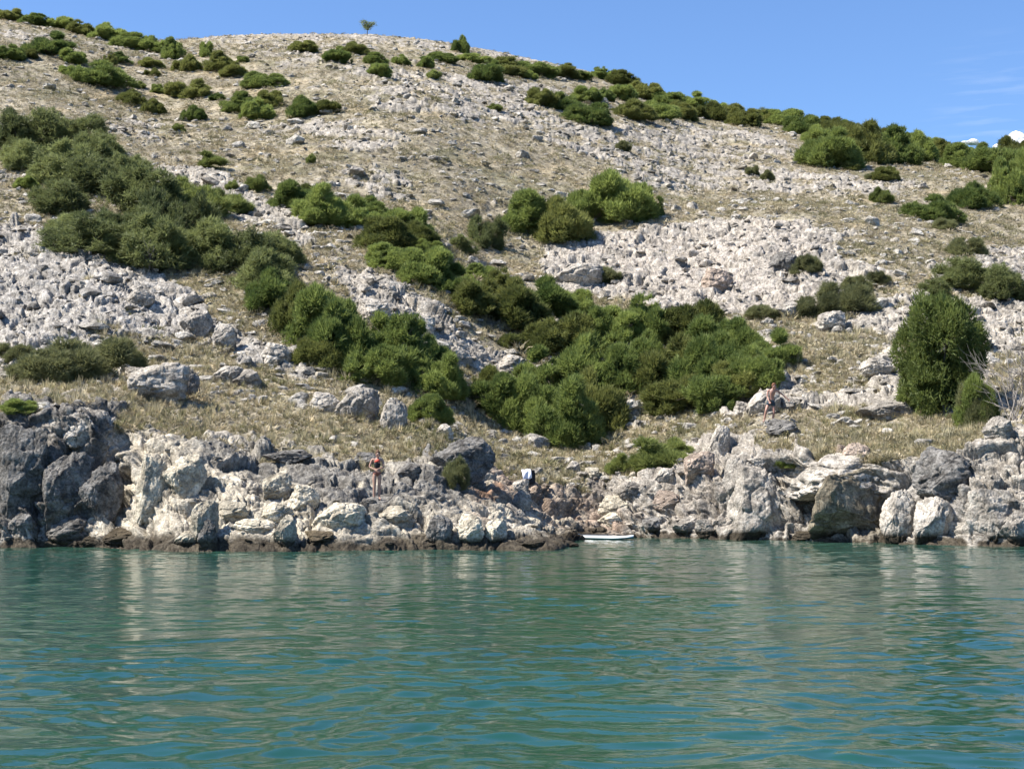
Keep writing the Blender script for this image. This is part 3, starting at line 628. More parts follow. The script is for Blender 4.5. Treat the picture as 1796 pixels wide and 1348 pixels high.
BO = [
 # the overhanging block and its neighbours in the eastern cliff
 (1330, 942, 110, 130, 'tall rounded grey pillar of rock west of the undercut block', M_STONE, 2, .3, .9),
 (1300, 880, 70, 90, 'ribbed grey rock leaning above the tall rounded pillar', M_STONE, 4, .8, .9),
 (1590, 948, 75, 92, 'knobbly pale rock standing in the water beside the undercut block', M_STONE, 6, .4, .8),
 (1645, 950, 80, 78, 'lumpy pale rock heap between two dark clefts at the waterline', M_STONE, 7, .9, .8),
 (1670, 880, 130, 100, 'dark shaded wall of rock below the small bluff bushes', M_STONE_D, 8, .2, .7),
 (1755, 945, 90, 90, 'bulging pale rock with a black cave at its foot', M_STONE, 1, .5, .8),
 (1785, 958, 60, 62, 'round pitted rock at the water, last along the eastern cliff', M_STONE, 5, .2, .8),
 (1505, 812, 52, 36, 'round boulder perched on top of the capstone', M_STONE_P, 6, .1, .9),
 (1478, 800, 24, 22, 'small reddish stone tucked behind the perched round boulder', M_STONE_P, 2, .6, .9),
 (1398, 806, 48, 26, 'flat dark topped rock at the brink before the dry grass', M_STONE_D, 4, .3, .9),
 (1332, 806, 40, 20, 'slab shaped grey rock above the bright green tuft', M_STONE, 5, -.3, .9),
 (1226, 842, 56, 50, 'squat pinkish boulder at the western brink of the cliff', M_STONE_P, 3, .2, .9),
 (1265, 800, 40, 56, 'narrow upright grey rock beside the squat pinkish boulder', M_STONE, 7, .2, .8),
 # inlet
 (1080, 900, 62, 34, 'smooth cream slab tilted above the paddleboard', M_STONE_W, 2, -.35, .7),
 (1072, 925, 60, 30, 'lower smooth cream slab resting just above the paddleboard', M_STONE_W, 4, -.3, .7),
 (1110, 868, 50, 30, 'pale lumpy boulder capping the cream slabs', M_STONE, 6, .5, .8),
 (1150, 938, 60, 36, 'dark brown boulder standing in the water east of the paddleboard', M_STONE_D, 3, .5, .8),
 (1205, 938, 50, 34, 'pale wet boulder in the water between darker ones', M_STONE, 5, .2, .8),
 (1240, 940, 44, 32, 'rounded grey boulder at the foot of the ribbed cliff', M_STONE, 1, .9, .8),
 (1175, 900, 60, 44, 'brownish broken rock halfway up the inlet wall', M_STONE_P, 8, .3, .8),
 (1330, 947, 42, 12, 'low brown weed covered rock awash below the pillar', M_STONE_B, 4, .4, .9),
 (1418, 947, 52, 16, 'low brown rock awash in the mouth of the sea cave', M_STONE_B, 2, .1, .9),
 (918, 892, 34, 34, 'white boulder standing beside the rusty landslip', M_STONE, 6, .7, .8),
 (912, 868, 30, 28, 'white jagged rock just below the backpack', M_STONE, 3, .2, .8),
 (1003, 830, 30, 24, 'grey boulder on the brink, west end of the stone row', M_STONE, 5, .8, .9),
 (1040, 838, 26, 20, 'cream stone in the row along the brink', M_STONE_W, 1, .3, .9),
 (1165, 850, 40, 30, 'pale boulder cluster piece right under the light green bush', M_STONE, 7, .3, .9),
 # promontory
 (262, 905, 70, 110, 'tall ribbed cream rock falling steeply on the west side of the point', M_STONE_W, 2, .6, .7),
 (318, 870, 80, 80, 'smooth faced grey rock high on the steep west side of the point', M_STONE_W, 5, .2, .8),
 (352, 948, 56, 74, 'leaning cream boulder at the west foot of the point', M_STONE_W, 3, .9, .7),
 (322, 962, 50, 30, 'low rounded cream rock in the weed below the leaning boulder', M_STONE_W, 7, .2, .8),
 (362, 964, 40, 56, 'dark upright fin of rock at the waterline', M_STONE_D, 4, .7, .6),
 (405, 912, 66, 36, 'square cream block with a flat top above the dark ledge', M_STONE_W, 1, .1, .8),
 (480, 915, 60, 36, 'flat topped cream block east of the square one', M_STONE_W, 8, -.2, .8),
 (440, 935, 84, 26, 'long low ledge of cream rock shading the step below', M_STONE_W, 6, .05, .6),
 (498, 962, 44, 58, 'small rugged stack at the waterline pierced by shadow', M_STONE_W, 5, .5, .8),
 (483, 878, 52, 50, 'fluted upright rock with vertical ridges', M_STONE_W, 3, .3, .8),
 (530, 888, 56, 40, 'pale wedge of rock behind the flat topped block', M_STONE_W, 2, .7, .8),
 (590, 935, 100, 54, 'broad pale swelling of rock west of the swimmer\'s ledge', M_STONE_W, 7, .2, .8),
 (560, 955, 60, 26, 'brown weedy foot rock below the broad pale swelling', M_STONE_B, 1, .2, .8),
 (690, 930, 90, 46, 'pitted pale rock directly below the standing swimmer', M_STONE_W, 4, .1, .8),
 (770, 950, 50, 46, 'dark hollowed rock near the point\'s middle waterline', M_STONE_D, 6, .1, .8),
 (828, 952, 56, 56, 'steep grooved rock rising straight from the water', M_STONE_W, 8, .5, .8),
 (870, 952, 46, 44, 'blocky rock next to the steep grooved one', M_STONE_W, 3, .9, .8),
 (985, 962, 62, 13, 'dark weedy rock at the tip of the point', M_STONE_B, 2, .1, .9),
 (935, 960, 50, 15, 'dark weedy rock just inside the tip of the point', M_STONE_B, 5, .4, .9),
 (1008, 961, 26, 7, 'last small black rock awash off the point', M_STONE_B, 7, .4, .9),
 (215, 958, 90, 34, 'low brown crumbling rock mass in the corner by the dark cliff', M_STONE_B, 8, .1, .8),
 (160, 960, 60, 24, 'brown rubble rock at the foot of the dark cliff', M_STONE_B, 6, .4, .8),
 (720, 838, 50, 30, 'blackish rock right behind the swimmer', M_STONE_D, 4, .4, .8),
 (640, 818, 60, 26, 'dark layered slab above the swimmer', M_STONE_D, 2, .2, .8),
 (500, 812, 90, 24, 'long dark layered slab crossing the grass edge', M_STONE_D, 5, -.2, .7),
 # dark cliff on the west side
 (30, 900, 110, 160, 'dark buttress of rock on the west cliff', M_STONE_D, 1, .3, .7),
 (110, 880, 90, 130, 'dark central buttress between two clefts', M_STONE_D, 3, .5, .7),
 (55, 880, 36, 56, 'pale oval block set in the dark western cliff', M_STONE, 7, .1, .8),
 (170, 915, 80, 110, 'dark rock column next to the corner cleft', M_STONE_D, 5, .3, .7),
 (130, 775, 60, 56, 'grey shoulder on top of the dark cliff', M_STONE, 2, .2, .8),
 (30, 950, 70, 60, 'smooth black foot of the western cliff', M_STONE_D, 4, .3, .8),
 (115, 955, 90, 60, 'undercut dark rock dipping into the water', M_STONE_D, 8, .3, .8),
 # slope above
 (268, 705, 108, 74, 'great fractured grey boulder on the grass above the dark cliff', M_STONE, 3, .2, .8),
 (328, 695, 40, 50, 'dark cracked rock attached to the great fractured boulder', M_STONE_D, 6, .4, .8),
 (235, 668, 40, 26, 'small pale rock behind the great fractured boulder', M_STONE, 1, .4, .8),
 (395, 672, 62, 34, 'smooth pale boulder alone on the grass', M_STONE, 7, .1, .8),
 (430, 676, 56, 34, 'grey split boulder touching the smooth pale one', M_STONE, 4, .4, .8),
 (340, 588, 60, 50, 'fluted karst block with vertical grooves', M_STONE, 5, .3, .7),
 (388, 605, 50, 46, 'leaning grooved slab beside the fluted karst block', M_STONE, 8, .7, .7),
 (480, 632, 60, 38, 'angular boulder at the foot of the grey boulder field', M_STONE, 2, .7, .8),
 (245, 535, 50, 30, 'grey hump in the middle of the western boulder field', M_STONE, 6, .7, .8),
 (40, 668, 50, 34, 'pale boulder at the western edge above the dark cliff', M_STONE, 3, .7, .8),
 (622, 740, 84, 64, 'domed pale rock with a shaded front above the point', M_STONE, 7, .3, .8),
 (565, 722, 60, 38, 'grey boulder west of the domed pale rock', M_STONE, 2, .3, .8),
 (690, 755, 50, 60, 'craggy grey rock east of the domed pale rock', M_STONE, 6, .3, .8),
 (778, 765, 36, 26, 'smooth white boulder below the small round junipers', M_STONE, 4, .3, .8),
 (810, 840, 120, 78, 'large black lichened crag behind the point', M_STONE_D, 5, .2, .7),
 (655, 560, 60, 40, 'white knuckle of rock in the rib between the juniper belts', M_STONE, 1, .3, .8),
 (730, 590, 60, 40, 'pale boulder halfway down the rocky rib', M_STONE, 3, .3, .8),
 (800, 640, 60, 36, 'grey boulder near the foot of the rocky rib', M_STONE, 6, .7, .8),
 (895, 655, 60, 40, 'striped grey slab ending the rocky rib', M_STONE, 8, -.3, .8),
 (1015, 495, 100, 42, 'long whale backed rock at the edge of the pink dome', M_STONE, 7, .3, .7),
 (1380, 480, 60, 46, 'dark shaded boulder in the pink dome', M_STONE_D, 4, .4, .8),
 (1260, 505, 60, 40, 'pink grey boulder near the middle of the dome', M_STONE_P, 2, .4, .8),
 (1385, 560, 66, 36, 'pale slanted boulder below the pink dome', M_STONE, 5, .4, .8),
 (1460, 580, 54, 40, 'white cracked boulder between shrubs east of the gully', M_STONE, 3, .4, .8),
 (1545, 655, 60, 30, 'flat white stone on the bare slope above the climber', M_STONE, 6, .4, .8),
 (1345, 725, 64, 44, 'pale rock the climber is standing against', M_STONE, 7, .4, .8),
 (1385, 722, 50, 26, 'white rock to the climber\'s other side', M_STONE, 1, .4, .8),
 (1375, 765, 70, 36, 'speckled dark rock in the grass below the climber', M_STONE_D, 8, .4, .8),
 (1300, 728, 30, 24, 'small white rock at the junipers\' edge', M_STONE, 2, .4, .8),
 (1560, 735, 110, 40, 'shelf of grey rock overhanging a dark hollow', M_STONE, 5, .1, .7),
 (1760, 770, 60, 44, 'round grey boulder under the leafless bush', M_STONE, 4, .1, .8),
 (1650, 640, 60, 34, 'white boulder half hidden behind the tall juniper', M_STONE, 3, .1, .8),
 (1590, 585, 50, 26, 'white boulder in the eastern rock field', M_STONE, 8, .1, .8),
]
for a in BO:
    px, py, wp, hp, lab, mt, sd_, rz, dpt = a
    if sd_ == 3: sd_ = 10
    if sd_ == 6: sd_ = 11
    boulder(px, py, wp, hp, lab, mt, sd_, rz, dpt, group=BIG)

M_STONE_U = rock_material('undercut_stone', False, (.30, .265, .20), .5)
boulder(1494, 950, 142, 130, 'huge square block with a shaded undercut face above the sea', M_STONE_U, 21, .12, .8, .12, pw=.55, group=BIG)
boulder(1480, 872, 196, 84, 'broad pale capstone roofing over the undercut block', M_STONE, 22, .05, .75, .05, tiltx=.12, pw=.6, dy=1.3, group=BIG)
# loose stones, too many to count
def rubble():
    sel = rm > .5
    vis = (PX > -600) & (PX < 2400) & (P[:, 1] < DR - 2) & (V[:, 2] > .1)
    parts_v, parts_f, parts_c = [], [], []
    base = 0
    dens = np.where(vis, .07 + .7 * np.exp(-((rm - .45) / .3) ** 2), 0) * np.where(P[:, 1] < 60, .35, 1) * np.where((PX < -40) | (PX > 1840), 3.5, 1)
    dens *= np.clip(P[:, 1] / 80, .7, 2.0)
    pr = dens / dens.sum()
    for s in range(6):
        n = 3600
        tv, tf = rock_template(200 + s, 2, .9, .9); tv[:, 2] -= .3
        k = rng.choice(len(P), n, p=pr); sz = np.exp(rng.normal(-1.5, .6, n)); sz = np.clip(sz, .08, 1.3)
        sz = np.where(P[k, 1] < 62, sz * .6, sz)
        sc = np.stack([sz * rng.uniform(.8, 1.5, n), sz * rng.uniform(.7, 1.2, n), sz * rng.uniform(.3, .7, n)], 1)
        v, f = scatter(tv, tf, V[k] - np.array([0, 0, .02]), sc, rng.uniform(0, 6.28, n), randrot(n, .5))
        c = np.repeat(np.where((rm[k] > .5)[:, None], C[k], np.array((.47, .45, .41))) * rng.uniform(.8, 1.2, n)[:, None], len(tv), 0)
        parts_v.append(v); parts_f.append(f + base); parts_c.append(c); base += len(v)
    o = new_mesh('stone_rubble', np.vstack(parts_v), np.vstack(parts_f), M_ROCK, cols={'col': np.clip(np.vstack(parts_c), .03, .75)})
    tag(o, 'loose pale limestone stones strewn over the slope', 'stones', kind='stuff')
rubble()

# ------------------------------------------------------------------ grass and low scrub
M_SCRUB = attr_leaf('dry_scrub_leaves', .2); M_GRASS = attr_leaf('dry_grass_blades', .3)
def tuft_template(kind, nb, seed):
    r = np.random.default_rng(seed); Vs = []; Fs = []
    for i in range(nb):
        a = r.uniform(0, 6.28)
        if kind == 'grass':
            rad = r.uniform(0, .16) ; b = np.array([math.cos(a) * rad, math.sin(a) * rad, 0]); ln = r.uniform(.55, 1.0); lean = r.uniform(.05, .55)
            a2 = a + r.normal(0, .5); tip = b + np.array([math.cos(a2) * lean, math.sin(a2) * lean, ln * (1 - .25 * lean)]); wd = .035
            side = np.array([-math.sin(a2), math.cos(a2), 0]) * wd
            Vs += [b - side, b + side, tip]
        else:
            u = r.uniform(0, 1); el = math.asin(u); d = np.array([math.cos(a) * math.cos(el), math.sin(a) * math.cos(el), math.sin(el)])
            b = d * np.array([.5, .5, .5]) * r.uniform(.55, 1); dd = d + r.normal(0, .5, 3); dd[2] += .3; dd /= np.linalg.norm(dd)
            s2 = np.cross(dd, r.normal(size=3)); s2 /= np.linalg.norm(s2) + 1e-6
            Vs += [b - s2 * .036, b + s2 * .036, b + dd * r.uniform(.16, .36)]
        Fs.append([3 * i, 3 * i + 1, 3 * i + 2])
    return np.array(Vs, f4), np.array(Fs, np.int32)
def cover(name, kind, n, nb, pal, size, wfun, mat, label, cat, sq=1.0):
    pv, pf, pc = [], [], []; base = 0; pr = wfun / wfun.sum()
    for s in range(4):
        tv, tf = tuft_template(kind, nb, 300 + s)
        k = rng.choice(len(P), n // 4, p=pr); m = len(k)
        sz = size * np.exp(rng.normal(0, .35, m))
        sc = np.stack([sz, sz, sz * sq * rng.uniform(.7, 1.2, m)], 1)
        jit = rng.normal(0, .1, (m, 3)); jit[:, 2] = -.03
        v, f = scatter(tv, tf, V[k] + jit, sc, rng.uniform(0, 6.28, m))
        pn = np.clip(.5 + .9 * fbm(P[k] * .28 + 77, 3, 401) + rng.normal(0, .22, m), 0, .999) * (len(pal) - 1)
        i0 = pn.astype(int); fr = (pn - i0)[:, None]; pp = np.array(pal); c = pp[i0] * (1 - fr) + pp[i0 + 1] * fr
        c = c * rng.uniform(.75, 1.25, m)[:, None]
        c = np.repeat(c, len(tv), 0) * rng.uniform(.8, 1.2, (m * len(tv) // 3)).repeat(3)[:, None]
        pv.append(v); pf.append(f + base); pc.append(c); base += len(v)
    o = new_mesh(name, np.vstack(pv), np.vstack(pf), mat, cols={'col': np.clip(np.vstack(pc), .01, .7)})
    tag(o, label, cat, kind='stuff')
vis = ((PX > -600) & (PX < 2400) & (P[:, 1] < DR) & (V[:, 2] > 1.2) & (flat < .3)).astype(f4)
soilw = sstep(.75, .25, rm) * vis * np.where((PX < -40) | (PX > 1840), 3.5, 1)
cover('low_scrub', 'dome', 36000, 56, [(.19, .18, .10), (.29, .26, .16), (.39, .335, .235), (.45, .385, .27), (.26, .245, .145)], .46,
      soilw * np.clip((P[:, 1] - 50) / 60, .35, 2.4), M_SCRUB, 'grey brown cushions of low scrub between the stones', 'scrub', .7)
cover('dry_grass', 'grass', 30000, 26, [(.53, .455, .30), (.38, .35, .22), (.55, .48, .34), (.28, .26, .14), (.50, .42, .28), (.22, .21, .11)], .25,
      soilw * np.clip((110 - P[:, 1]) / 50, .12, 1), M_GRASS, 'straw coloured dry grass on the lower slope', 'grass')
# ------------------------------------------------------------------ shrubs
M_J = leaf_material('juniper_leaves', (.056, .094, .026), (.30, .355, .10))
M_Y = leaf_material('olive_juniper_leaves', (.06, .078, .022), (.25, .265, .08))
M_B = leaf_material('deep_juniper_leaves', (.034, .058, .017), (.18, .22, .058))
M_T = leaf_material('grey_green_leaves', (.06, .078, .032), (.25, .28, .105))
M_L = leaf_material('light_green_leaves', (.10, .13, .035), (.28, .32, .10))
M_O = leaf_material('olive_scrub_leaves', (.075, .085, .038), (.24, .25, .11))
M_BARK = simple('grey_bark', (.16, .135, .11), .9, .1, .35, 6)
M_TWIG = simple('bleached_twigs', (.21, .19, .17), .9, .1, .25, 9)
def tubes(segs, k=5):
    """segs: list of (p0, p1, r0, r1)"""
    Vs, Fs = [], []; b = 0
    for p0, p1, r0, r1 in segs:
        p0 = np.array(p0, float); p1 = np.array(p1, float); d = p1 - p0; n = np.linalg.norm(d)
        if n < 1e-6: continue
        d /= n; a = np.cross(d, (0, 0, 1) if abs(d[2]) < .9 else (1, 0, 0)); a /= np.linalg.norm(a); c = np.cross(d, a)
        th = np.arange(k) / k * 2 * math.pi; ring = np.cos(th)[:, None] * a + np.sin(th)[:, None] * c
        Vs += [p0 + ring * r0, p1 + ring * r1]
        for i in range(k): Fs.append([b + i, b + (i + 1) % k, b + k + (i + 1) % k, b + k + i])
        b += 2 * k
    return np.vstack(Vs), np.array(Fs)
def crown_template(seed, nl, nspray, ln, wd, up=.7, fuzz=.35, loose=0.0, zlo=.16, tall=False):
    r = np.random.default_rng(seed)
    cs, rs = [], []
    for i in range(nl):
        a = r.uniform(0, 6.28); q = r.uniform(0, 1) ** .55 * .40; z = r.uniform(.04, .84) * (1 - .60 * (q / .40) ** 2.5) + .02
        if tall: z = r.uniform(.04, .86) * (1 - .18 * (q / .40) ** 4)
        else: z *= 1 + .22 * math.sin(a * 2 + seed) * (q > .12)
        cs.append((math.cos(a) * q, math.sin(a) * q, z)); rs.append(r.uniform(.065, .15) * (1.0 if tall else 1.2 - .5 * z))
    cs = np.array(cs); rs = np.array(rs)
    dd_ = np.linalg.norm(cs[:, None] - cs[None], axis=2) + np.eye(len(cs)) * 9
    near2 = np.sort(dd_ / (rs[:, None] + rs[None]), axis=1)[:, 1] < .82           # no lone lobes on stalks
    cs, rs = cs[near2], rs[near2]; nl = len(cs)
    Vs, Vv = [], []; got = 0
    while got < nspray:
        m = nspray; i = r.integers(0, nl, m); d = r.normal(size=(m, 3)); d /= np.linalg.norm(d, axis=1)[:, None]
        u = np.where(r.random(m) < .25, r.uniform(.35, .8, m), r.uniform(.8, 1.12 + loose, m)); d[:, 2] *= 1.25
        p = cs[i] + d * (rs[i] * u)[:, None]
        dist = np.linalg.norm(p[:, None] - cs[None], axis=2) / rs[None]
        ok_ = ((dist < .72).sum(1) - (dist[np.arange(m), i] < .72) <= 0) & (p[:, 2] > .0)
        # leave gaps so that what stands behind shows through
        gap = vnoise((p * 7 + seed * 3.1).astype(f4), seed) > (-.32 + loose * .8); ok_ &= gap
        p, d, i = p[ok_], d[ok_], i[ok_]; m = len(p)
        tintv = np.clip(r.normal(.5, .16, m) + .25 * (r.random(nl)[i] - .5), 0, 1)
        for b in range(4):
            dd = d * .75 + np.array([0, 0, up]) + r.normal(0, fuzz, (m, 3)); dd /= np.linalg.norm(dd, axis=1)[:, None]
            s = np.cross(dd, r.normal(size=(m, 3))); s /= np.linalg.norm(s, axis=1)[:, None] + 1e-6
            l_ = ln * np.where(r.random(m) < .18, 2.1, r.uniform(.5, 1.15, m))[:, None]; w_ = wd * r.uniform(.7, 1.3, m)[:, None]
            q = p + r.normal(0, ln * .25, (m, 3))
            Vs.append(np.stack([q - s * w_, q + s * w_, q + dd * l_], 1).reshape(-1, 3)); Vv.append(np.repeat(np.clip(tintv + r.normal(0, .12, m), 0, 1), 3))
        got += m
    V_ = np.vstack(Vs); V_[:, 2] = np.maximum(V_[:, 2], -.02)
    e = np.percentile(np.abs(V_[:, :2]), 99); V_[:, :2] *= .5 / e; V_[:, 2] /= np.percentile(V_[:, 2], 99.5)
    F_ = np.arange(len(V_)).reshape(-1, 3)
    segs = []
    for _ in range(3):
        a = r.uniform(0, 6.28); x0 = np.array([r.normal(0, .03), r.normal(0, .03), -.12])
        segs.append((x0, x0 + np.array([math.cos(a) * .04, math.sin(a) * .04, .3]), .03, .022))
        top = segs[-1][1]
        for j in r.choice(nl, min(nl, 5), replace=False):
            mid = (top + cs[j]) / 2 + r.normal(0, .03, 3); segs += [(top, mid, .018, .012), (mid, cs[j] * .95, .012, .005)]
            for q in range(4):
                e2 = cs[j] + r.normal(0, 1, 3) * rs[j] * (.6 if q < 3 else 1.1); e2[2] = max(e2[2], .02); segs.append((cs[j] * .95, e2, .005, .002))
    tv, tf = tubes(segs, 5)
    return V_, F_, np.concatenate(Vv), tv, tf
TPL = {}
def make_tpl(key, specs, mat, tmat):
    TPL[key] = []
    for sp in specs:
        v, f, vv, tv, tf = crown_template(*sp)
        o = new_mesh('crown', v, f, mat, cols={'v': vv}, link=False); cm = o.data; bpy.data.objects.remove(o)
        o = new_mesh('trunk', tv, tf, tmat, link=False); tm = o.data; bpy.data.objects.remove(o)
        TPL[key].append((cm, tm))
make_tpl('J', [(1, 60, 13000, .046, .0075), (2, 80, 14000, .044, .007), (3, 52, 12000, .048, .0075), (4, 95, 15000, .042, .007), (5, 70, 14000, .046, .007), (6, 46, 12000, .05, .0075, 1.0), (7, 64, 13000, .046, .0075), (8, 86, 14000, .044, .0072, .9)], M_J, M_BARK)
TPL['Y'] = []
for cm_, tm_ in TPL['J'][:5]:
    c2 = cm_.copy(); c2.materials.clear(); c2.materials.append(M_Y); TPL['Y'].append((c2, tm_))
make_tpl('B', [(41, 190, 24000, .034, .006, .35, .6, .0, .1, True), (44, 170, 24000, .034, .006, .35, .6, .0, .1, True)], M_B, M_BARK)
make_tpl('T', [(11, 60, 8500, .055, .0065, .4, .7, .32), (12, 76, 9500, .05, .0065, .4, .7, .3), (13, 50, 8000, .055, .0065, .45, .7, .34)], M_T, M_TWIG)
make_tpl('L', [(21, 34, 7000, .08, .008, 1.1, .4, .2), (22, 44, 7500, .075, .008, 1.0, .4, .2)], M_L, M_BARK)
make_tpl('O', [(31, 46, 7500, .07, .006, .7, .6, .3), (32, 60, 8500, .06, .006, .6, .6, .3)], M_O, M_TWIG)
D_ = {'J': ('juniper_shrub', 'dark green juniper'), 'Y': ('juniper_shrub', 'olive green juniper'), 'B': ('juniper_tree', 'tall juniper'), 'T': ('thicket_shrub', 'grey green scraggly shrub'), 'L': ('low_shrub', 'fresh light green bush'), 'O': ('scrub_bush', 'olive brown scrub bush')}
ORD = 'first second third fourth fifth sixth seventh eighth ninth tenth eleventh twelfth thirteenth fourteenth fifteenth sixteenth seventeenth eighteenth nineteenth twentieth'.split()
rs_ = random.Random(21)
def shrub(px, py, w_, h_, kind, label, group, grow=1.0):
    nm, _ = D_[kind]; g = hit(px, py - 1); D = g.y
    W_ = w_ * D / FPX * 1.08 * grow; H_ = h_ * D / FPX * 1.08 * grow; dep = min(W_, max(H_ * 1.5, W_ * .6))
    cy = g.y + dep * .33; gz = ground(g.x, cy); zz = g.z * .55 + gz * .45 - .05 * H_
    # its foot sits a little up the slope, so the crown is a little shorter than its outline in the photo
    H_ = max(H_ - (zz - g.z) * .9, H_ * .62)
    cm, tm = rs_.choice(TPL[kind]); rz = rs_.uniform(0, 6.28)
    if h_ < 40 and w_ < 62:
        o = bpy.data.objects.new(nm, cm); S.collection.objects.link(o)
        o.location = (g.x, cy, zz); o.rotation_euler = (0, 0, rz); s_ = (W_ + dep) / 2; o.scale = (s_, s_, H_)
    else:
        o = empty(nm, (g.x, cy, zz)); c = bpy.data.objects.new('crown', cm); t = bpy.data.objects.new('trunk', tm)
        o.scale = (W_, dep, H_)
        for q in (c, t): S.collection.objects.link(q); q.parent = o; q.rotation_euler = (0, 0, rz)
    tag(o, label, nm.replace('_', ' '), group)
    return o
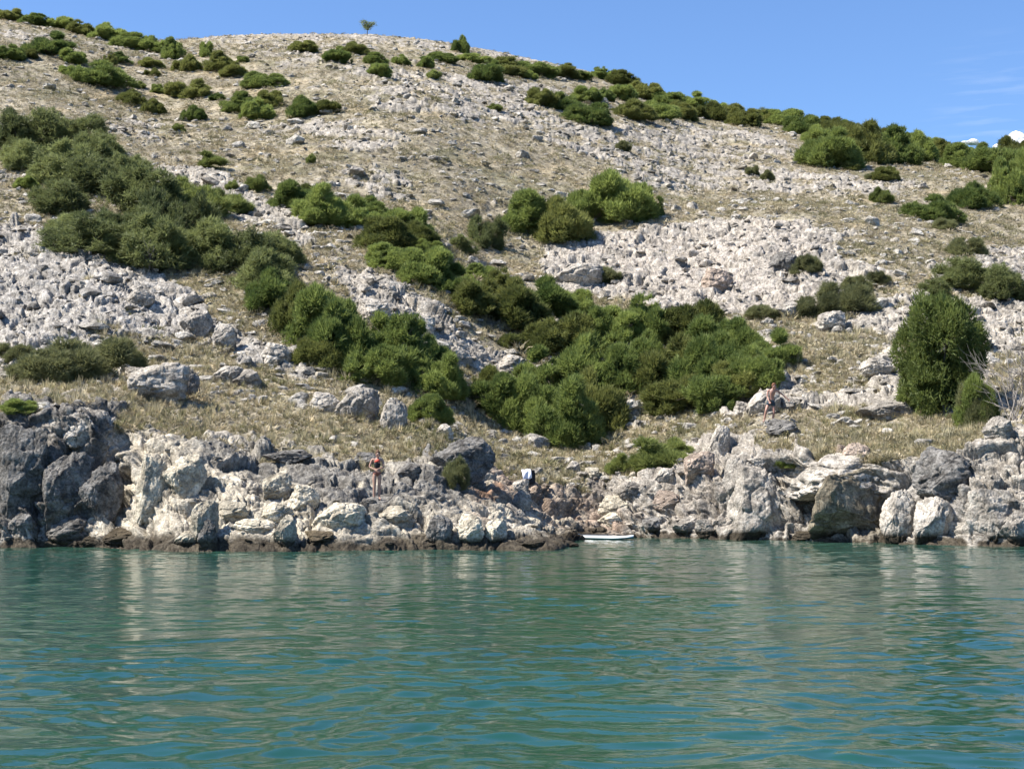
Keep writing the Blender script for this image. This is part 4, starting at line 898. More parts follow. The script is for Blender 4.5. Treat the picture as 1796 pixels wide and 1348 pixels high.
CL = [
 ('in the strip along the skyline at upper left', 'junipers along the skyline', 'J', [(12, 36, 50, 17), (55, 44, 55, 17), (100, 51, 50, 17), (143, 61, 55, 20), (185, 72, 60, 24), (228, 84, 64, 24), (266, 91, 50, 24)]),
 ('in the loose group below the western skyline', 'junipers scattered on the upper western slope', 'J', [(15, 108, 52, 28), (48, 104, 34, 16), (74, 95, 78, 42), (122, 110, 50, 24), (118, 130, 42, 16), (160, 150, 106, 42), (190, 116, 22, 22), (206, 110, 46, 18)]),
 ('in the row down the middle of the upper west slope', 'junipers scattered on the upper western slope', 'J', [(262, 118, 48, 18), (264, 134, 32, 14), (303, 104, 36, 34), (322, 124, 48, 28), (358, 100, 22, 26), (384, 124, 54, 32), (406, 136, 46, 24), (425, 110, 22, 12)]),
 ('in the paired clumps above the western thicket', 'junipers scattered on the upper western slope', 'J', [(228, 186, 54, 28), (262, 200, 46, 24), (274, 163, 24, 16), (306, 173, 48, 28), (344, 173, 56, 32), (380, 175, 30, 14), (338, 211, 42, 24)]),
 ('in the clumps right of the paired ones', 'junipers scattered on the upper western slope', 'J', [(422, 200, 66, 34), (446, 212, 52, 38), (470, 190, 44, 32), (460, 154, 70, 28), (440, 152, 30, 14), (534, 206, 52, 36), (572, 203, 36, 26)]),
 ('among the scattered ones under the hilltop', 'junipers under the hilltop', 'J', [(530, 92, 58, 20), (586, 109, 50, 24), (624, 94, 46, 22), (655, 112, 46, 22), (665, 135, 44, 22), (700, 112, 30, 18), (745, 118, 26, 18), (772, 109, 62, 18), (830, 111, 62, 18), (603, 96, 30, 14)]),
 ('in the dark belt below the bare hilltop', 'junipers in the belt below the hilltop', 'J', [(850, 144, 52, 28), (884, 132, 70, 26), (925, 139, 26, 14), (938, 134, 62, 22), (985, 138, 56, 18), (1016, 140, 40, 14)]),
 ('in the dense cluster above the middle slope', 'junipers of the upper middle cluster', 'J', [(956, 186, 48, 30), (996, 195, 62, 32), (1030, 218, 76, 38), (1030, 182, 56, 28), (1058, 176, 40, 22)]),
 ('in the dense band along the eastern skyline', 'junipers along the eastern skyline', 'J', [(1060, 140, 44, 20), (1090, 152, 56, 24), (1092, 176, 52, 24), (1106, 208, 66, 28), (1132, 172, 60, 26), (1150, 208, 72, 28), (1172, 190, 60, 26), (1196, 208, 56, 26), (1216, 186, 56, 24), (1240, 208, 60, 26), (1256, 196, 46, 20), (1284, 212, 60, 24), (1306, 222, 52, 28), (1336, 214, 56, 22)]),
 ('in the long hedge like run down the eastern skyline', 'junipers along the eastern skyline', 'J', [(1372, 222, 62, 24), (1408, 236, 60, 28), (1436, 250, 56, 26), (1452, 218, 40, 24), (1478, 242, 64, 30), (1482, 218, 26, 18), (1506, 228, 40, 24), (1530, 248, 60, 26), (1562, 248, 56, 24), (1600, 262, 56, 24), (1636, 262, 50, 20), (1612, 282, 52, 40)]),
 ('among the big rounded ones near the eastern skyline', 'large junipers near the eastern skyline', 'J', [(1460, 294, 86, 52), (1530, 288, 66, 62), (1570, 288, 76, 56), (1555, 316, 38, 22), (1492, 299, 30, 14)]),
 ('in the thick group at the far east of the skyline', 'large junipers near the eastern skyline', 'J', [(1668, 280, 54, 30), (1700, 296, 72, 36), (1738, 284, 56, 28), (1752, 308, 76, 44), (1786, 296, 50, 46), (1785, 358, 56, 76)]),
 ('of the pair on the dry grass near the eastern edge', 'paired junipers on the dry grass', 'J', [(1640, 388, 92, 44), (1716, 368, 82, 46)]),
 ('on the pale terrace west of the paired junipers', 'small scrub on the pale terrace', 'O', [(1320, 309, 26, 14), (1345, 313, 22, 14), (1095, 264, 26, 16), (1530, 314, 24, 10), (1662, 404, 54, 20)]),
 ('in the crown of the central gully belt', 'junipers of the central gully', 'J', [(508, 372, 74, 48), (556, 392, 84, 60), (540, 356, 60, 30), (610, 402, 90, 58), (640, 380, 70, 34), (664, 440, 96, 56), (706, 418, 84, 52), (735, 436, 70, 44), (690, 476, 96, 44), (752, 452, 50, 30)]),
 ('where the gully belt narrows beside the rocky rib', 'junipers of the central gully', 'J', [(742, 500, 90, 60), (790, 520, 84, 56), (836, 500, 66, 34), (826, 556, 80, 56), (880, 540, 80, 60), (905, 585, 100, 70), (960, 560, 100, 64), (1005, 560, 70, 48), (925, 622, 96, 46), (985, 630, 100, 70)]),
 ('of the mid slope cluster over the pink rock dome', 'junipers above the pink rock dome', 'J', [(925, 412, 94, 74), (985, 424, 96, 72), (1040, 398, 76, 60), (1088, 396, 112, 84), (1136, 384, 52, 50)]),
 ('at the shady end of the cluster over the dome', 'scrub beside the cluster above the dome', 'T', [(855, 436, 60, 54), (812, 442, 40, 28)]),
 ('in the upper half of the great central juniper mass', 'junipers of the great central mass', 'J', [(1046, 630, 96, 80), (1096, 612, 86, 66), (1150, 612, 96, 80), (1216, 606, 96, 70), (1258, 628, 96, 66), (1296, 640, 90, 70), (1352, 650, 96, 64), (1330, 676, 100, 60)]),
 ('in the middle of the great central juniper mass', 'junipers of the great central mass', 'J', [(960, 690, 100, 70), (1040, 694, 116, 90), (1110, 690, 90, 84), (1180, 694, 116, 90), (1250, 690, 120, 84), (1300, 700, 96, 70), (862, 700, 70, 50)]),
 ('along the lower edge of the great central juniper mass', 'junipers of the great central mass', 'J', [(876, 742, 110, 76), (930, 764, 110, 90), (990, 782, 120, 104), (1046, 760, 100, 96), (1190, 728, 96, 60), (1256, 724, 100, 66)]),
 ('in the deep green mass left of the rocky rib', 'junipers of the western lower mass', 'J', [(470, 548, 84, 66), (512, 590, 90, 80), (560, 612, 110, 96), (600, 646, 110, 100), (560, 650, 84, 60), (655, 640, 96, 80), (700, 664, 110, 100), (648, 684, 104, 66), (742, 650, 76, 76)]),
 ('of the two round ones under the rocky rib', 'small round junipers under the rocky rib', 'J', [(765, 700, 86, 72), (752, 744, 64, 46)]),
 ('in the high western thicket', 'shrubs of the western thicket', 'T', [(20, 262, 90, 66), (74, 262, 96, 66), (130, 262, 84, 56), (170, 300, 90, 64), (30, 300, 70, 50), (100, 330, 110, 76), (160, 344, 100, 66), (88, 378, 90, 56), (212, 330, 70, 56)]),
 ('in the broad lower half of the western thicket', 'shrubs of the western thicket', 'T', [(150, 444, 150, 64), (116, 420, 90, 40), (232, 380, 120, 80), (250, 470, 120, 84), (210, 440, 100, 70), (300, 436, 120, 96), (352, 472, 116, 80), (420, 486, 110, 76), (456, 516, 96, 70), (480, 470, 90, 56)]),
 ('on the sunny upper edge of the western thicket', 'light bushes in the western thicket', 'L', [(342, 384, 110, 50), (392, 372, 76, 36), (300, 360, 80, 44), (365, 294, 54, 26), (446, 337, 44, 30), (408, 333, 22, 14)]),
 ('at the thicket\'s open western side', 'juniper at the open side of the thicket', 'J', [(42, 332, 42, 22)]),
 ('spread low above the dark cliff', 'low scrub above the dark cliff', 'O', [(70, 668, 110, 50), (140, 664, 130, 64), (196, 640, 80, 40), (20, 640, 60, 34)]),
 ('among the scrub between dome and eastern rocks', 'scrub between the dome and the eastern rocks', 'O', [(1440, 560, 80, 40), (1490, 545, 90, 44), (1505, 512, 60, 26), (1420, 480, 50, 30), (1540, 500, 50, 22), (1700, 450, 64, 30), (1060, 500, 60, 30), (1340, 560, 60, 24)]),
 ('on the rocks behind the tall eastern juniper', 'dark bushes on the eastern rocks', 'T', [(1690, 510, 84, 50), (1765, 526, 72, 56), (1640, 520, 50, 28)]),
 ('on the brink above the inlet', 'light bushes on the brink', 'L', [(1150, 822, 100, 46), (1090, 832, 44, 32), (1180, 806, 60, 34)]),
 ('standing alone on the open slope', 'small light bushes alone on the open slope', 'L', [(1550, 357, 34, 26), (544, 286, 16, 16), (765, 136, 24, 16), (868, 190, 30, 10), (312, 230, 22, 13), (240, 156, 26, 12)]),
]
EXTRA = [
 (1666, 732, 142, 196, 'B', 'tall dense rounded juniper standing alone above the eastern cliff'),
 (1722, 750, 64, 84, 'J', 'broad lower juniper at the right foot of the tall one above the cliff'),
 (1722, 748, 60, 70, 'O', 'withered brown bush at the foot of the tall eastern junipers'),
 (1378, 838, 42, 32, 'J', 'small blue green bush wedged between the cliff pillars'),
 (805, 93, 28, 30, 'J', 'upright dark bush near the hilltop'),
 (30, 735, 70, 30, 'J', 'green tuft hanging over the dark western cliff'),
 (128, 828, 26, 26, 'L', 'small green tuft in a cleft of the dark cliff'),
 (212, 838, 30, 34, 'L', 'green tuft in the corner between cliff and point'),
 (800, 858, 42, 50, 'O', 'drooping grey bush beside the rusty landslip'),
 (1130, 640, 60, 56, 'J', 'deep green juniper wedged in the throat of the gully'),
]
for phrase, grp, kind, items in CL:
    items = sorted(items)
    for i, (px, py, ww, hh) in enumerate(items):
        kd = 'Y' if kind == 'J' and rs_.random() < .33 else kind
        if len(items) == 1: lab = f"{D_[kd][1]} {phrase}"
        else:
            o_ = ORD[i] if i < len(items) - 1 else 'last'
            lab = f"{D_[kd][1]}, {o_} from the left {phrase}"
        lab = ' '.join(lab.split()[:16])
        shrub(px, py, ww, hh, kd, lab, grp, 1.22 if 'skyline' in grp or 'belt' in grp else 1.06)
for px, py, ww, hh, k, lab in EXTRA: shrub(px, py, ww, hh, k, lab, None)

def branch(segs, p, d, ln, r, depth, rr, spread=.55):
    n = 3
    for i in range(n):
        q = p + d * (ln / n); segs.append((p.copy(), q.copy(), r * (1 - .2 * i), r * (1 - .2 * (i + 1)))); p = q
        d = d + rr.normal(0, .12, 3) + np.array([0, 0, .03]); d /= np.linalg.norm(d)
        if depth > 0:
            for _ in range(2 if i else 1):
                e = d + rr.normal(0, spread, 3); e[2] = abs(e[2]) * .8 + .1; e /= np.linalg.norm(e)
                branch(segs, p.copy(), e, ln * rr.uniform(.5, .75), r * .5, depth - 1, rr, spread)
def bare_bush(px, py, hpx, n, label, seed, thick=.022):
    g = hit(px, py); D = g.y; H = hpx * D / FPX; rr = np.random.default_rng(seed); segs = []
    for i in range(n):
        a = rr.uniform(0, 6.28); d = np.array([math.cos(a) * .45, math.sin(a) * .45, 1.0]); d /= np.linalg.norm(d)
        branch(segs, np.array([rr.normal(0, .08), rr.normal(0, .08), -.1]), d, H * .62, thick, 2, rr)
    v, f = tubes(segs, 4); o = new_mesh('leafless_bush', v, f, M_TWIG); o.location = (g.x, g.y + .3, g.z); tag(o, label, 'bush')
bare_bush(1780, 738, 150, 9, 'leafless grey bush of bare twigs at the eastern edge', 3, .03)
bare_bush(262, 478, 60, 3, 'fallen bleached branches under the lower western thicket', 5, .03)
bare_bush(250, 330, 60, 4, 'dead grey bush in the upper thicket', 8, .02)
bare_bush(575, 850, 22, 3, 'tiny dead bush in the rocks near the swimmer', 9, .012)
# the little tree on the skyline
g = hit(643, 60); H = 24 * g.y / FPX * 1.1
t = empty('pine_tree', g); rr = np.random.default_rng(4); segs = []
p = np.array([0, 0, -.2]); top = np.array([.05, 0, H * .36]); segs += [(p, top, .07, .05)]
tips = [np.array([-.50, 0, H * .92]), np.array([.42, .1, H * .66]), np.array([.0, -.1, H * .45]), np.array([.72, 0, H * .80]), np.array([-.30, .2, H * .72]), np.array([.05, 0, H * .82]), np.array([.0, 0, H * .6])]
for q in tips: segs.append((top, q, .04, .015))
v, f = tubes(segs, 5); new_mesh('trunk', v, f, M_BARK, t)
Vs = []
for q in tips:
    m = 160; c = q + rr.normal(0, 1, (m, 3)) * np.array([.22, .2, .12]); d = rr.normal(size=(m, 3)); d[:, 2] = abs(d[:, 2]); d /= np.linalg.norm(d, axis=1)[:, None]
    s = np.cross(d, rr.normal(size=(m, 3))); s /= np.linalg.norm(s, axis=1)[:, None]
    Vs.append(np.stack([c - s * .03, c + s * .03, c + d * .2], 1).reshape(-1, 3))
v = np.vstack(Vs); new_mesh('crown', v, np.arange(len(v)).reshape(-1, 3), M_T, t, cols={'v': rr.uniform(.3, .9, len(v))})
tag(t, 'small windswept tree alone on the bare skyline', 'tree')

# ------------------------------------------------------------------ people
def skinmat(name, col):
    m, nt, o = material(name); b = N(nt, 'ShaderNodeBsdfPrincipled'); b.inputs['Roughness'].default_value = .5
    b.inputs['Subsurface Weight'].default_value = .12; b.inputs['Subsurface Radius'].default_value = (.02, .008, .004)
    n = N(nt, 'ShaderNodeTexNoise'); n.inputs['Scale'].default_value = 9; tcn = N(nt, 'ShaderNodeTexCoord'); L(nt, tcn.outputs['Object'], n.inputs['Vector'])
    r = N(nt, 'ShaderNodeValToRGB'); r.color_ramp.elements[0].color = tuple(c * .88 for c in col) + (1,); r.color_ramp.elements[1].color = tuple(c * 1.1 for c in col) + (1,)
    L(nt, n.outputs[0], r.inputs[0]); L(nt, r.outputs[0], b.inputs['Base Color']); L(nt, b.outputs[0], o.inputs[0]); return m
M_SKIN_W = skinmat('tanned_skin', (.34, .205, .15)); M_SKIN_M = skinmat('sunburnt_skin', (.36, .20, .15))
def skinned(name, J, E, mat, parent, root=0, sub=2):
    """J: list of (pos, rx, ry); E edges"""
    me = bpy.data.meshes.new(name); me.from_pydata([tuple(j[0]) for j in J], E, [])
    me.materials.append(mat); o = bpy.data.objects.new(name, me); S.collection.objects.link(o)
    sk = o.modifiers.new('skin', 'SKIN'); sk.use_smooth_shade = True; sk.branch_smoothing = .4
    if not me.skin_vertices: me.skin_vertices.new()
    sv_ = me.skin_vertices[0].data
    for i, j in enumerate(J):
        sv_[i].radius = (j[1], j[2]); sv_[i].use_root = (i == root)
    sb = o.modifiers.new('smooth', 'SUBSURF'); sb.levels = sub; sb.render_levels = sub
    o.parent = parent; return o
def person(loc, rz, pose, skin, label, scale=1.0):
    root = empty('person', loc, rz, scale); J, E, ix = [], [], {}
    def add(nm, pos, rx, ry=None, to=None):
        J.append((Vector(pos), rx, ry or rx)); ix[nm] = len(J) - 1
        if to is not None: E.append((ix[to], ix[nm]))
    p = pose
    add('pelvis', p['pelvis'], .125, .098); add('waist', p['waist'], .105, .08, 'pelvis'); add('chest', p['chest'], .128, .092, 'waist')
    add('upper', p['upper'], .105, .075, 'chest'); add('neck', p['neck'], .05, .05, 'upper'); add('jaw', p['jaw'], .062, .066, 'neck'); add('head', p['head'], .076, .088, 'jaw'); add('crown', p['crown'], .058, .066, 'head')
    for s in 'lr':
        add('hip' + s, p['hip' + s], .092, .09, 'pelvis'); add('thigh' + s, (Vector(p['hip' + s]) * .5 + Vector(p['knee' + s]) * .5), .074, .074, 'hip' + s)
        add('knee' + s, p['knee' + s], .05, .052, 'thigh' + s); add('calf' + s, Vector(p['knee' + s]) * .65 + Vector(p['ankle' + s]) * .35 + Vector((0, .012, 0)), .052, .055, 'knee' + s)
        add('ankle' + s, p['ankle' + s], .032, .034, 'calf' + s); an = Vector(p['ankle' + s]); fd = Vector(p.get('foot' + s, (0, -1, 0)))
        add('ball' + s, an + fd * .12 + Vector((0, 0, -.045)), .038, .024, 'ankle' + s); add('toe' + s, an + fd * .19 + Vector((0, 0, -.055)), .03, .016, 'ball' + s)
        add('shoulder' + s, p['shoulder' + s], .05, .05, 'upper'); sh, el, wr = Vector(p['shoulder' + s]), Vector(p['elbow' + s]), Vector(p['wrist' + s])
        add('arm' + s, sh * .5 + el * .5, .042, .042, 'shoulder' + s); add('elbow' + s, el, .034, .034, 'arm' + s); add('fore' + s, el * .6 + wr * .4, .034, .034, 'elbow' + s)
        add('wrist' + s, wr, .022, .024, 'fore' + s); hd = (wr - el).normalized(); side = hd.cross(Vector(p.get('palm' + s, (0, -1, 0)))).normalized(); nrm = side.cross(hd)
        add('palm' + s, wr + hd * .055, .026, .018, 'wrist' + s)
        for k, (off, ln) in enumerate(((-.03, .068), (-.010, .078), (.010, .074), (.028, .06))):
            b = wr + hd * .085 + side * off; c = p.get('curl' + s, .4)
            add(f'f{s}{k}a', b, .0095, .0095, 'palm' + s); m = b + hd * ln * .5 + nrm * ln * .2 * c; add(f'f{s}{k}b', m, .0088, .0088, f'f{s}{k}a')
            add(f'f{s}{k}c', m + hd * ln * .45 * (1 - .4 * c) + nrm * ln * .5 * c, .0078, .0078, f'f{s}{k}b')
        tb = wr + hd * .03 - side * .034; add(f't{s}a', tb, .011, .011, 'palm' + s); add(f't{s}b', tb + hd * .04 - side * .02 + nrm * .012, .009, .009, f't{s}a')
    skinned('body', J, E, skin, root)
    # face: nose, lips, ears and eyes on the front of the head
    fd = Vector(p['face']).normalized(); hd = Vector(p['head']); upv = (Vector(p['crown']) - Vector(p['jaw'])).normalized(); sx = fd.cross(upv).normalized()
    def blob(name, c, r, mat, sub=2):
        v, f = ico(sub); o = new_mesh(name, v * np.array(r, f4) + np.array(c, f4), f, mat, root, smooth=True); return o
    c = hd - upv * .03
    blob('nose', c + fd * .088, (.012, .014, .018), skin); blob('mouth', c + fd * .078 - upv * .04, (.022, .01, .007), M_LIP)
    for k in (-1, 1):
        blob('eye', c + fd * .078 + sx * k * .03 + upv * .026, (.012, .008, .007), M_EYE); blob('ear', c + sx * k * .074, (.012, .02, .03), skin)
    tag(root, label, 'person'); return root, J, ix
M_EYE = simple('eye', (.03, .02, .015), .2, .5); M_LIP = simple('lips', (.36, .13, .11), .5, .3)
M_CORAL = simple('coral_fabric', (.42, .07, .05), .8, .2, .15); M_BLACK = simple('black_fabric', (.014, .014, .018), .7, .3, .3); M_BROWN = simple('brown_bikini', (.16, .07, .055), .8, .2, .2)
M_SHORTS = simple('dark_patterned_shorts', (.028, .045, .06), .8, .2, .9, 14); M_HAIR_B = simple('brown_hair', (.10, .055, .03), .7, .3, .4, 40); M_HAIR_R = simple('reddish_hair', (.17, .075, .04), .7, .3, .4, 40)
def hair(root, head, crown, face, mat, bun):
    v, f = ico(4); hd = Vector(head); fd = np.array(Vector(face).normalized()); w_ = v.copy(); fr = w_ @ fd.astype(f4)
    r = 1 + .05 * fbm((v * 9).astype(f4), 3, 5)
    w_ = w_ * r[:, None] * np.array([.086, .098, .10], f4)
    cut = np.clip((fr - .25) * 1.6, 0, 1) * (v[:, 2] < .45); w_ *= (1 - .35 * cut)[:, None]
    w_[:, 2] = np.maximum(w_[:, 2], -.06)
    o = new_mesh('hair', w_ + np.array(hd + Vector((0, 0, .022)) - Vector(fd) * .014, f4), f, mat, root, smooth=True)
    if bun:
        v2, f2 = ico(3); new_mesh('hair_bun', v2 * .042 * (1 + .08 * fbm((v2 * 8).astype(f4), 2, 6))[:, None] + np.array(hd + Vector((0, 0, .105)) - Vector(fd) * .05, f4), f2, mat, root, smooth=True)
# swimmer on the ledge: weight even, right elbow out, forearm folded across the belly, head bent
g = hit(663, 874)
wp = dict(pelvis=(0, 0, .90), waist=(.0, .0, 1.06), chest=(.005, -.005, 1.21), upper=(.01, .0, 1.335), neck=(.012, -.01, 1.415), jaw=(.02, -.04, 1.475), head=(.022, -.045, 1.535), crown=(.022, -.035, 1.60),
          hipl=(.085, 0, .85), kneel=(.075, -.02, .47), anklel=(.08, .0, .075), hipr=(-.085, 0, .85), kneer=(-.085, -.03, .47), ankler=(-.095, .0, .075),
          shoulderr=(-.165, .01, 1.355), elbowr=(-.26, -.02, 1.10), wristr=(-.06, -.15, 1.00), shoulderl=(.175, .0, 1.35), elbowl=(.225, -.05, 1.09), wristl=(.05, -.19, 1.04),
          palmr=(0, 0, -1), palml=(0, 0, -1), curlr=.7, curll=.8, face=(.12, -1, -.35), footl=(.2, -.95, 0), footr=(-.15, -.98, 0))
root, J, ix = person(g - Vector((0, 0, .02)), R(8), wp, M_SKIN_W, 'person in black top with coral chest, standing barefoot on the rock ledge, arms folded', 1.02)
skinned('top', [((0, .0, 1.04), .112, .09), ((.005, -.005, 1.12), .118, .095), ((.006, -.008, 1.20), .138, .106), ((.008, -.006, 1.25), .138, .104)], [(0, 1), (1, 2), (2, 3)], M_BLACK, root)
skinned('coral_panel', [((.0, -.036, 1.255), .125, .112), ((.002, -.040, 1.30), .115, .105), ((-.03, -.036, 1.345), .075, .08)], [(0, 1), (1, 2)], M_CORAL, root)
skinned('bikini_bottom', [((0, 0, .945), .148, .118), ((0, 0, .89), .158, .135), ((0, 0, .835), .12, .125), ((0, 0, .79), .04, .06)], [(0, 1), (1, 2), (2, 3)], M_BROWN, root)
hair(root, wp['head'], wp['crown'], wp['face'], M_HAIR_B, True)
# climber: stepping down to the left, trunk bent forward, one arm stretched out to the side with a stick
g = hit(1352, 738)
mp_ = dict(pelvis=(0, 0, .86), waist=(.01, -.03, 1.00), chest=(.03, -.07, 1.15), upper=(.045, -.10, 1.28), neck=(.06, -.13, 1.355), jaw=(.075, -.17, 1.405), head=(.08, -.18, 1.465), crown=(.08, -.17, 1.53),
           hipl=(.08, 0, .81), kneel=(.09, -.08, .44), anklel=(.06, .0, .08), hipr=(-.09, 0, .82), kneer=(-.24, -.14, .50), ankler=(-.30, -.06, .10),
           shoulderr=(-.13, -.06, 1.30), elbowr=(-.17, -.08, 1.04), wristr=(-.14, -.22, .86), shoulderl=(.225, -.10, 1.29), elbowl=(.44, -.10, 1.13), wristl=(.60, -.16, .97),
           palmr=(0, -1, 0), palml=(0, -1, 0), curlr=.5, curll=1.0, face=(.25, -.9, -.5), footl=(.3, -.9, 0), footr=(-.5, -.8, 0))
root, J, ix = person(g - Vector((0, 0, .02)), R(5), mp_, M_SKIN_M, 'shirtless person in dark patterned shorts stepping down the slope, arm stretched out', 1.08)
skinned('shorts', [((0, 0, .98), .118, .098), ((0, 0, .88), .145, .118), ((.09, -.02, .78), .098, .098), ((.094, -.05, .62), .09, .09), ((-.11, -.03, .78), .098, .098), ((-.18, -.08, .64), .09, .09)],
        [(0, 1), (1, 2), (2, 3), (1, 4), (4, 5)], M_SHORTS, root)
skinned('waistband', [((0, -.01, .965), .120, .100), ((0, -.012, .99), .118, .098)], [(0, 1)], M_BLACK, root)
hair(root, mp_['head'], mp_['crown'], mp_['face'], M_HAIR_R, False)
hp = root.matrix_basis @ Vector((.66, -.19, .92))
v, f = tubes([((-.05, 0, .10), (0, 0, 0), .012, .013), ((0, 0, 0), (.06, 0, -.32), .013, .012), ((.06, 0, -.32), (.16, .02, -.66), .012, .009), ((.06, 0, -.32), (.16, -.04, -.45), .008, .004)], 7)
o = new_mesh('stick', v, f, M_BARK, smooth=True); o.location = hp; tag(o, 'crooked dark stick in the outstretched hand of the climber', 'stick')

# ------------------------------------------------------------------ paddleboard in the inlet
def board():
    D = 57.9; x0 = (1051 - CX) / FPX * D; root = empty('paddleboard', (x0, D, .01), R(-34))
    Ln, Wd, T = 3.05, .78, .13; n = 48; m = 12
    def prof(t): return (Wd / 2) * min(1, (1 - abs(2 * t - 1) ** 2.6)) ** .55 if 0 < t < 1 else 0.0
    def rock_(t): return .06 * max(0, (t - .72) / .28) ** 2 + .03 * max(0, (.15 - t) / .15) ** 2
    top, bot = [], []; 
    ts = np.linspace(0.001, .999, n)
    def ringpts(a0, a1, k, off=0):
        out_ = []
        for t in ts:
            hw = prof(t); row = []
            for a in np.linspace(a0, a1, k):
                # flat deck, round rails
                c, s = math.cos(a), math.sin(a); rr_ = min(T / 2, hw)
                row.append(((t - .5) * Ln, math.copysign(max(0, hw - rr_) + rr_ * abs(c), c) if abs(c) > 1e-6 else 0, T / 2 + rock_(t) + (T / 2 + off) * s))
            out_.append(row)
        return np.array(out_, f4)
    def sheet(name, G, mat):
        k = G.shape[1]; i = np.arange(n * k).reshape(n, k)
        F = np.stack([i[:-1, :-1].ravel(), i[:-1, 1:].ravel(), i[1:, 1:].ravel(), i[1:, :-1].ravel()], 1)
        return new_mesh(name, G.reshape(-1, 3), F, mat, root, smooth=True)
    sheet('deck', ringpts(-.10, math.pi + .10, 25), simple('white_board', (.80, .82, .82), .35, .5, .02))
    sheet('hull', ringpts(math.pi + .10, 2 * math.pi - .10, 21), simple('teal_board', (.03, .14, .16), .4, .5, .05))
    G = []
    for t in np.linspace(.18, .66, 20):
        hw = prof(t) - .085; G.append([((t - .5) * Ln, y, T + rock_(t) + .006) for y in np.linspace(-hw, hw, 7)])
    G = np.array(G, f4); i = np.arange(140).reshape(20, 7); F = np.stack([i[:-1, :-1].ravel(), i[:-1, 1:].ravel(), i[1:, 1:].ravel(), i[1:, :-1].ravel()], 1)
    pd = new_mesh('deck_pad', G.reshape(-1, 3), F, simple('grey_foam_pad', (.17, .19, .21), .9, .1, .1), root)
    sm = pd.modifiers.new('thick', 'SOLIDIFY'); sm.thickness = .006
    v, f = tubes([((-.05, 0, T + .03), (.05, 0, T + .05), .012, .012)], 6); new_mesh('carry_handle', v, f, M_BLACK, root)
    v = np.array([(-1.28, -.004, .02), (-1.08, -.004, .02), (-1.25, -.004, -.2), (-1.30, -.004, -.2), (-1.28, .004, .02), (-1.08, .004, .02), (-1.25, .004, -.2), (-1.30, .004, -.2)])
    new_mesh('fin', v, [(0, 1, 2, 3), (4, 7, 6, 5), (0, 4, 5, 1), (1, 5, 6, 2), (2, 6, 7, 3), (3, 7, 4, 0)], M_BLACK, root)
    tag(root, 'white paddleboard with teal underside floating at the head of the inlet', 'paddleboard')
    # paddle lying along the deck
    rp_ = empty('paddle', root.matrix_basis @ Vector((-.15, .06, T + .03)), R(-33))
    v, f = tubes([((-.75, 0, .0), (.75, 0, .03), .014, .014)], 8); new_mesh('shaft', v, f, M_BLACK, rp_, smooth=True)
    v, f = tubes([((.75, -.06, .03), (.75, .06, .03), .014, .014)], 8); new_mesh('grip', v, f, M_BLACK, rp_, smooth=True)
    v, f = ico(3); v = v * np.array([.22, .09, .012], f4) + np.array([-.92, 0, .01], f4); new_mesh('blade', v, f, simple('dark_blue_blade', (.05, .09, .16), .4, .4), rp_, smooth=True)
    tag(rp_, 'dark paddle lying across the deck of the paddleboard', 'paddle')
board()
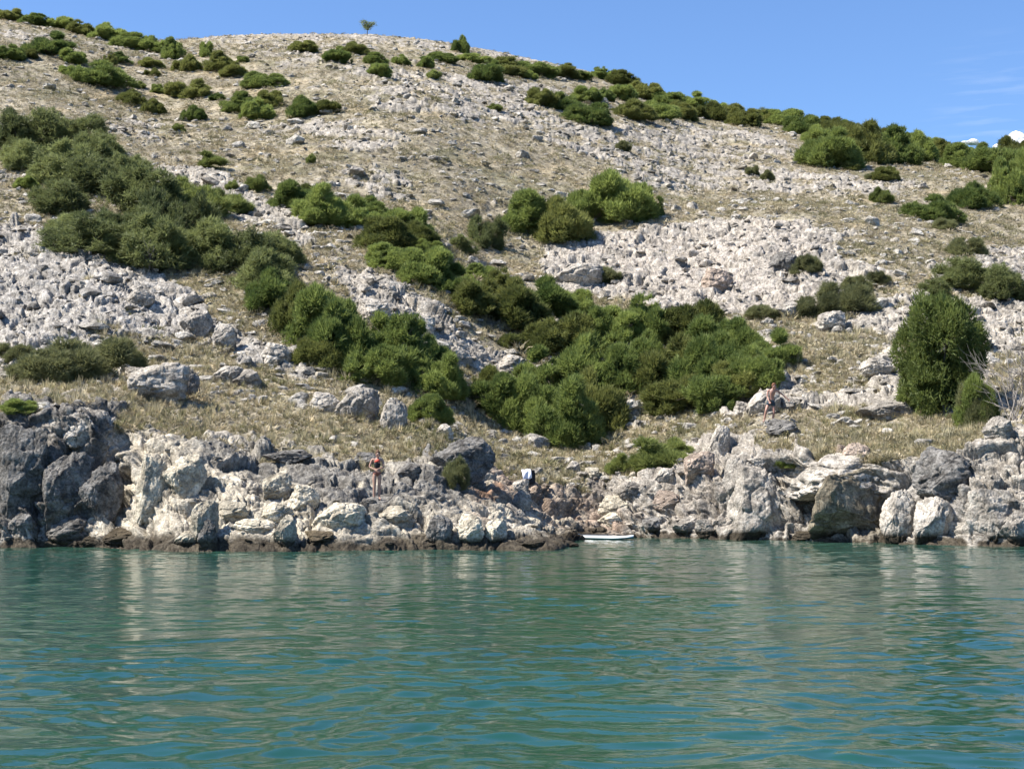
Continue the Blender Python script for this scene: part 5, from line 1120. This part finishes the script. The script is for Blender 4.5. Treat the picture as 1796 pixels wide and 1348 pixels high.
# ------------------------------------------------------------------ backpack and towel
def pack():
    g = hit(928, 846); root = empty('backpack', g - Vector((0, 0, .03)), R(20))
    def lump(name, c, r, mat, pw=.45, sub=4, nz=.03):
        v, f = ico(sub); q = np.sign(v) * np.abs(v) ** pw; q = q * (1 + nz * fbm((v * 3).astype(f4), 3, 3))[:, None] * np.array(r, f4) + np.array(c, f4)
        return new_mesh(name, q, f, mat, root, smooth=True)
    lump('main_bag', (0, 0, .27), (.21, .13, .28), M_BLACK); lump('front_pocket', (.01, -.14, .17), (.16, .055, .13), M_BLACK); lump('top_flap', (0, -.01, .52), (.19, .13, .07), M_BLACK, .6)
    for s in (-1, 1):
        v, f = tubes([((s * .1, .12, .5), (s * .14, .22, .4), .02, .022), ((s * .14, .22, .4), (s * .15, .2, .2), .022, .02), ((s * .15, .2, .2), (s * .12, .12, .08), .02, .012)], 6)
        new_mesh('shoulder_strap', v, f, M_BLACK, root, smooth=True)
    tag(root, 'black backpack propped on the bank above the rusty landslip', 'backpack')
    # towel folded over the bag's left shoulder: a thick soft sheet
    n, m = 24, 16; G = []
    for i in range(n):
        u = i / (n - 1)
        for j in range(m):
            t_ = j / (m - 1); x = -.36 + .36 * t_ + .04 * u; yv = -.20 - .05 * math.sin(u * 2.2); z = .60 - .38 * u - .06 * (1 - t_) + .015 * math.sin(t_ * 12 + u * 3)
            yv += .02 * math.sin(t_ * 9 + u * 5) + .14 * max(0, .25 - u) / .25; G.append((x, yv, z))
    i = np.arange(n * m).reshape(n, m); F = np.stack([i[:-1, :-1].ravel(), i[:-1, 1:].ravel(), i[1:, 1:].ravel(), i[1:, :-1].ravel()], 1)
    tw = new_mesh('towel', G, F, simple('white_towel', (.74, .76, .84), .95, .1, .08, 5), smooth=True); tw.location = g; tw.rotation_euler = (0, 0, R(8))
    sm = tw.modifiers.new('thick', 'SOLIDIFY'); sm.thickness = .018
    tag(tw, 'small white towel hung over the left side of the backpack', 'towel')
pack()

# ------------------------------------------------------------------ clouds
def cloud(px, py, wpx, hpx, label, seed, D=3200):
    r = np.random.default_rng(seed); W_ = wpx * D / FPX; H_ = hpx * D / FPX; vs, fs = [], []; b = 0
    tv, tf = ico(4)
    for i in range(26):
        x = r.normal(0, .24); z = abs(r.normal(0, .30)) * (1 - min(1, abs(x) * 1.4)); s_ = r.uniform(.10, .24) * (1 - .5 * abs(x))
        q = tv * (1 + .28 * fbm((tv * 2.2 + i * 7).astype(f4), 5, seed))[:, None] * np.array([W_, W_, H_ * 1.5], f4) * s_ + np.array([x * W_, r.normal(0, .15) * W_, z * H_], f4)
        vs.append(q); fs.append(tf + b); b += len(tv)
    m, nt, o = material('cloud_vapour'); d = N(nt, 'ShaderNodeBsdfDiffuse'); d.inputs[0].default_value = (.96, .96, .97, 1)
    t = N(nt, 'ShaderNodeBsdfTranslucent'); t.inputs[0].default_value = (.96, .96, .97, 1); ms = N(nt, 'ShaderNodeMixShader'); ms.inputs[0].default_value = .4
    nn = N(nt, 'ShaderNodeTexNoise'); nn.inputs['Scale'].default_value = .02; bu = N(nt, 'ShaderNodeBump'); bu.inputs['Distance'].default_value = 15
    L(nt, nn.outputs[0], bu.inputs['Height']); L(nt, bu.outputs[0], d.inputs['Normal'])
    L(nt, d.outputs[0], ms.inputs[1]); L(nt, t.outputs[0], ms.inputs[2]); L(nt, ms.outputs[0], o.inputs[0])
    ob = new_mesh('cloud', np.vstack(vs), np.vstack(fs), m, smooth=True)
    ob.location = ((px - CX) / FPX * D * 1.01, D, HCAM + elev(py) * D); tag(ob, label, kind='structure')
cloud(1792, 262, 66, 38, 'bright white cumulus rising behind the eastern skyline', 1)
cloud(1706, 252, 32, 9, 'small white cloud peeping over the eastern skyline', 2)
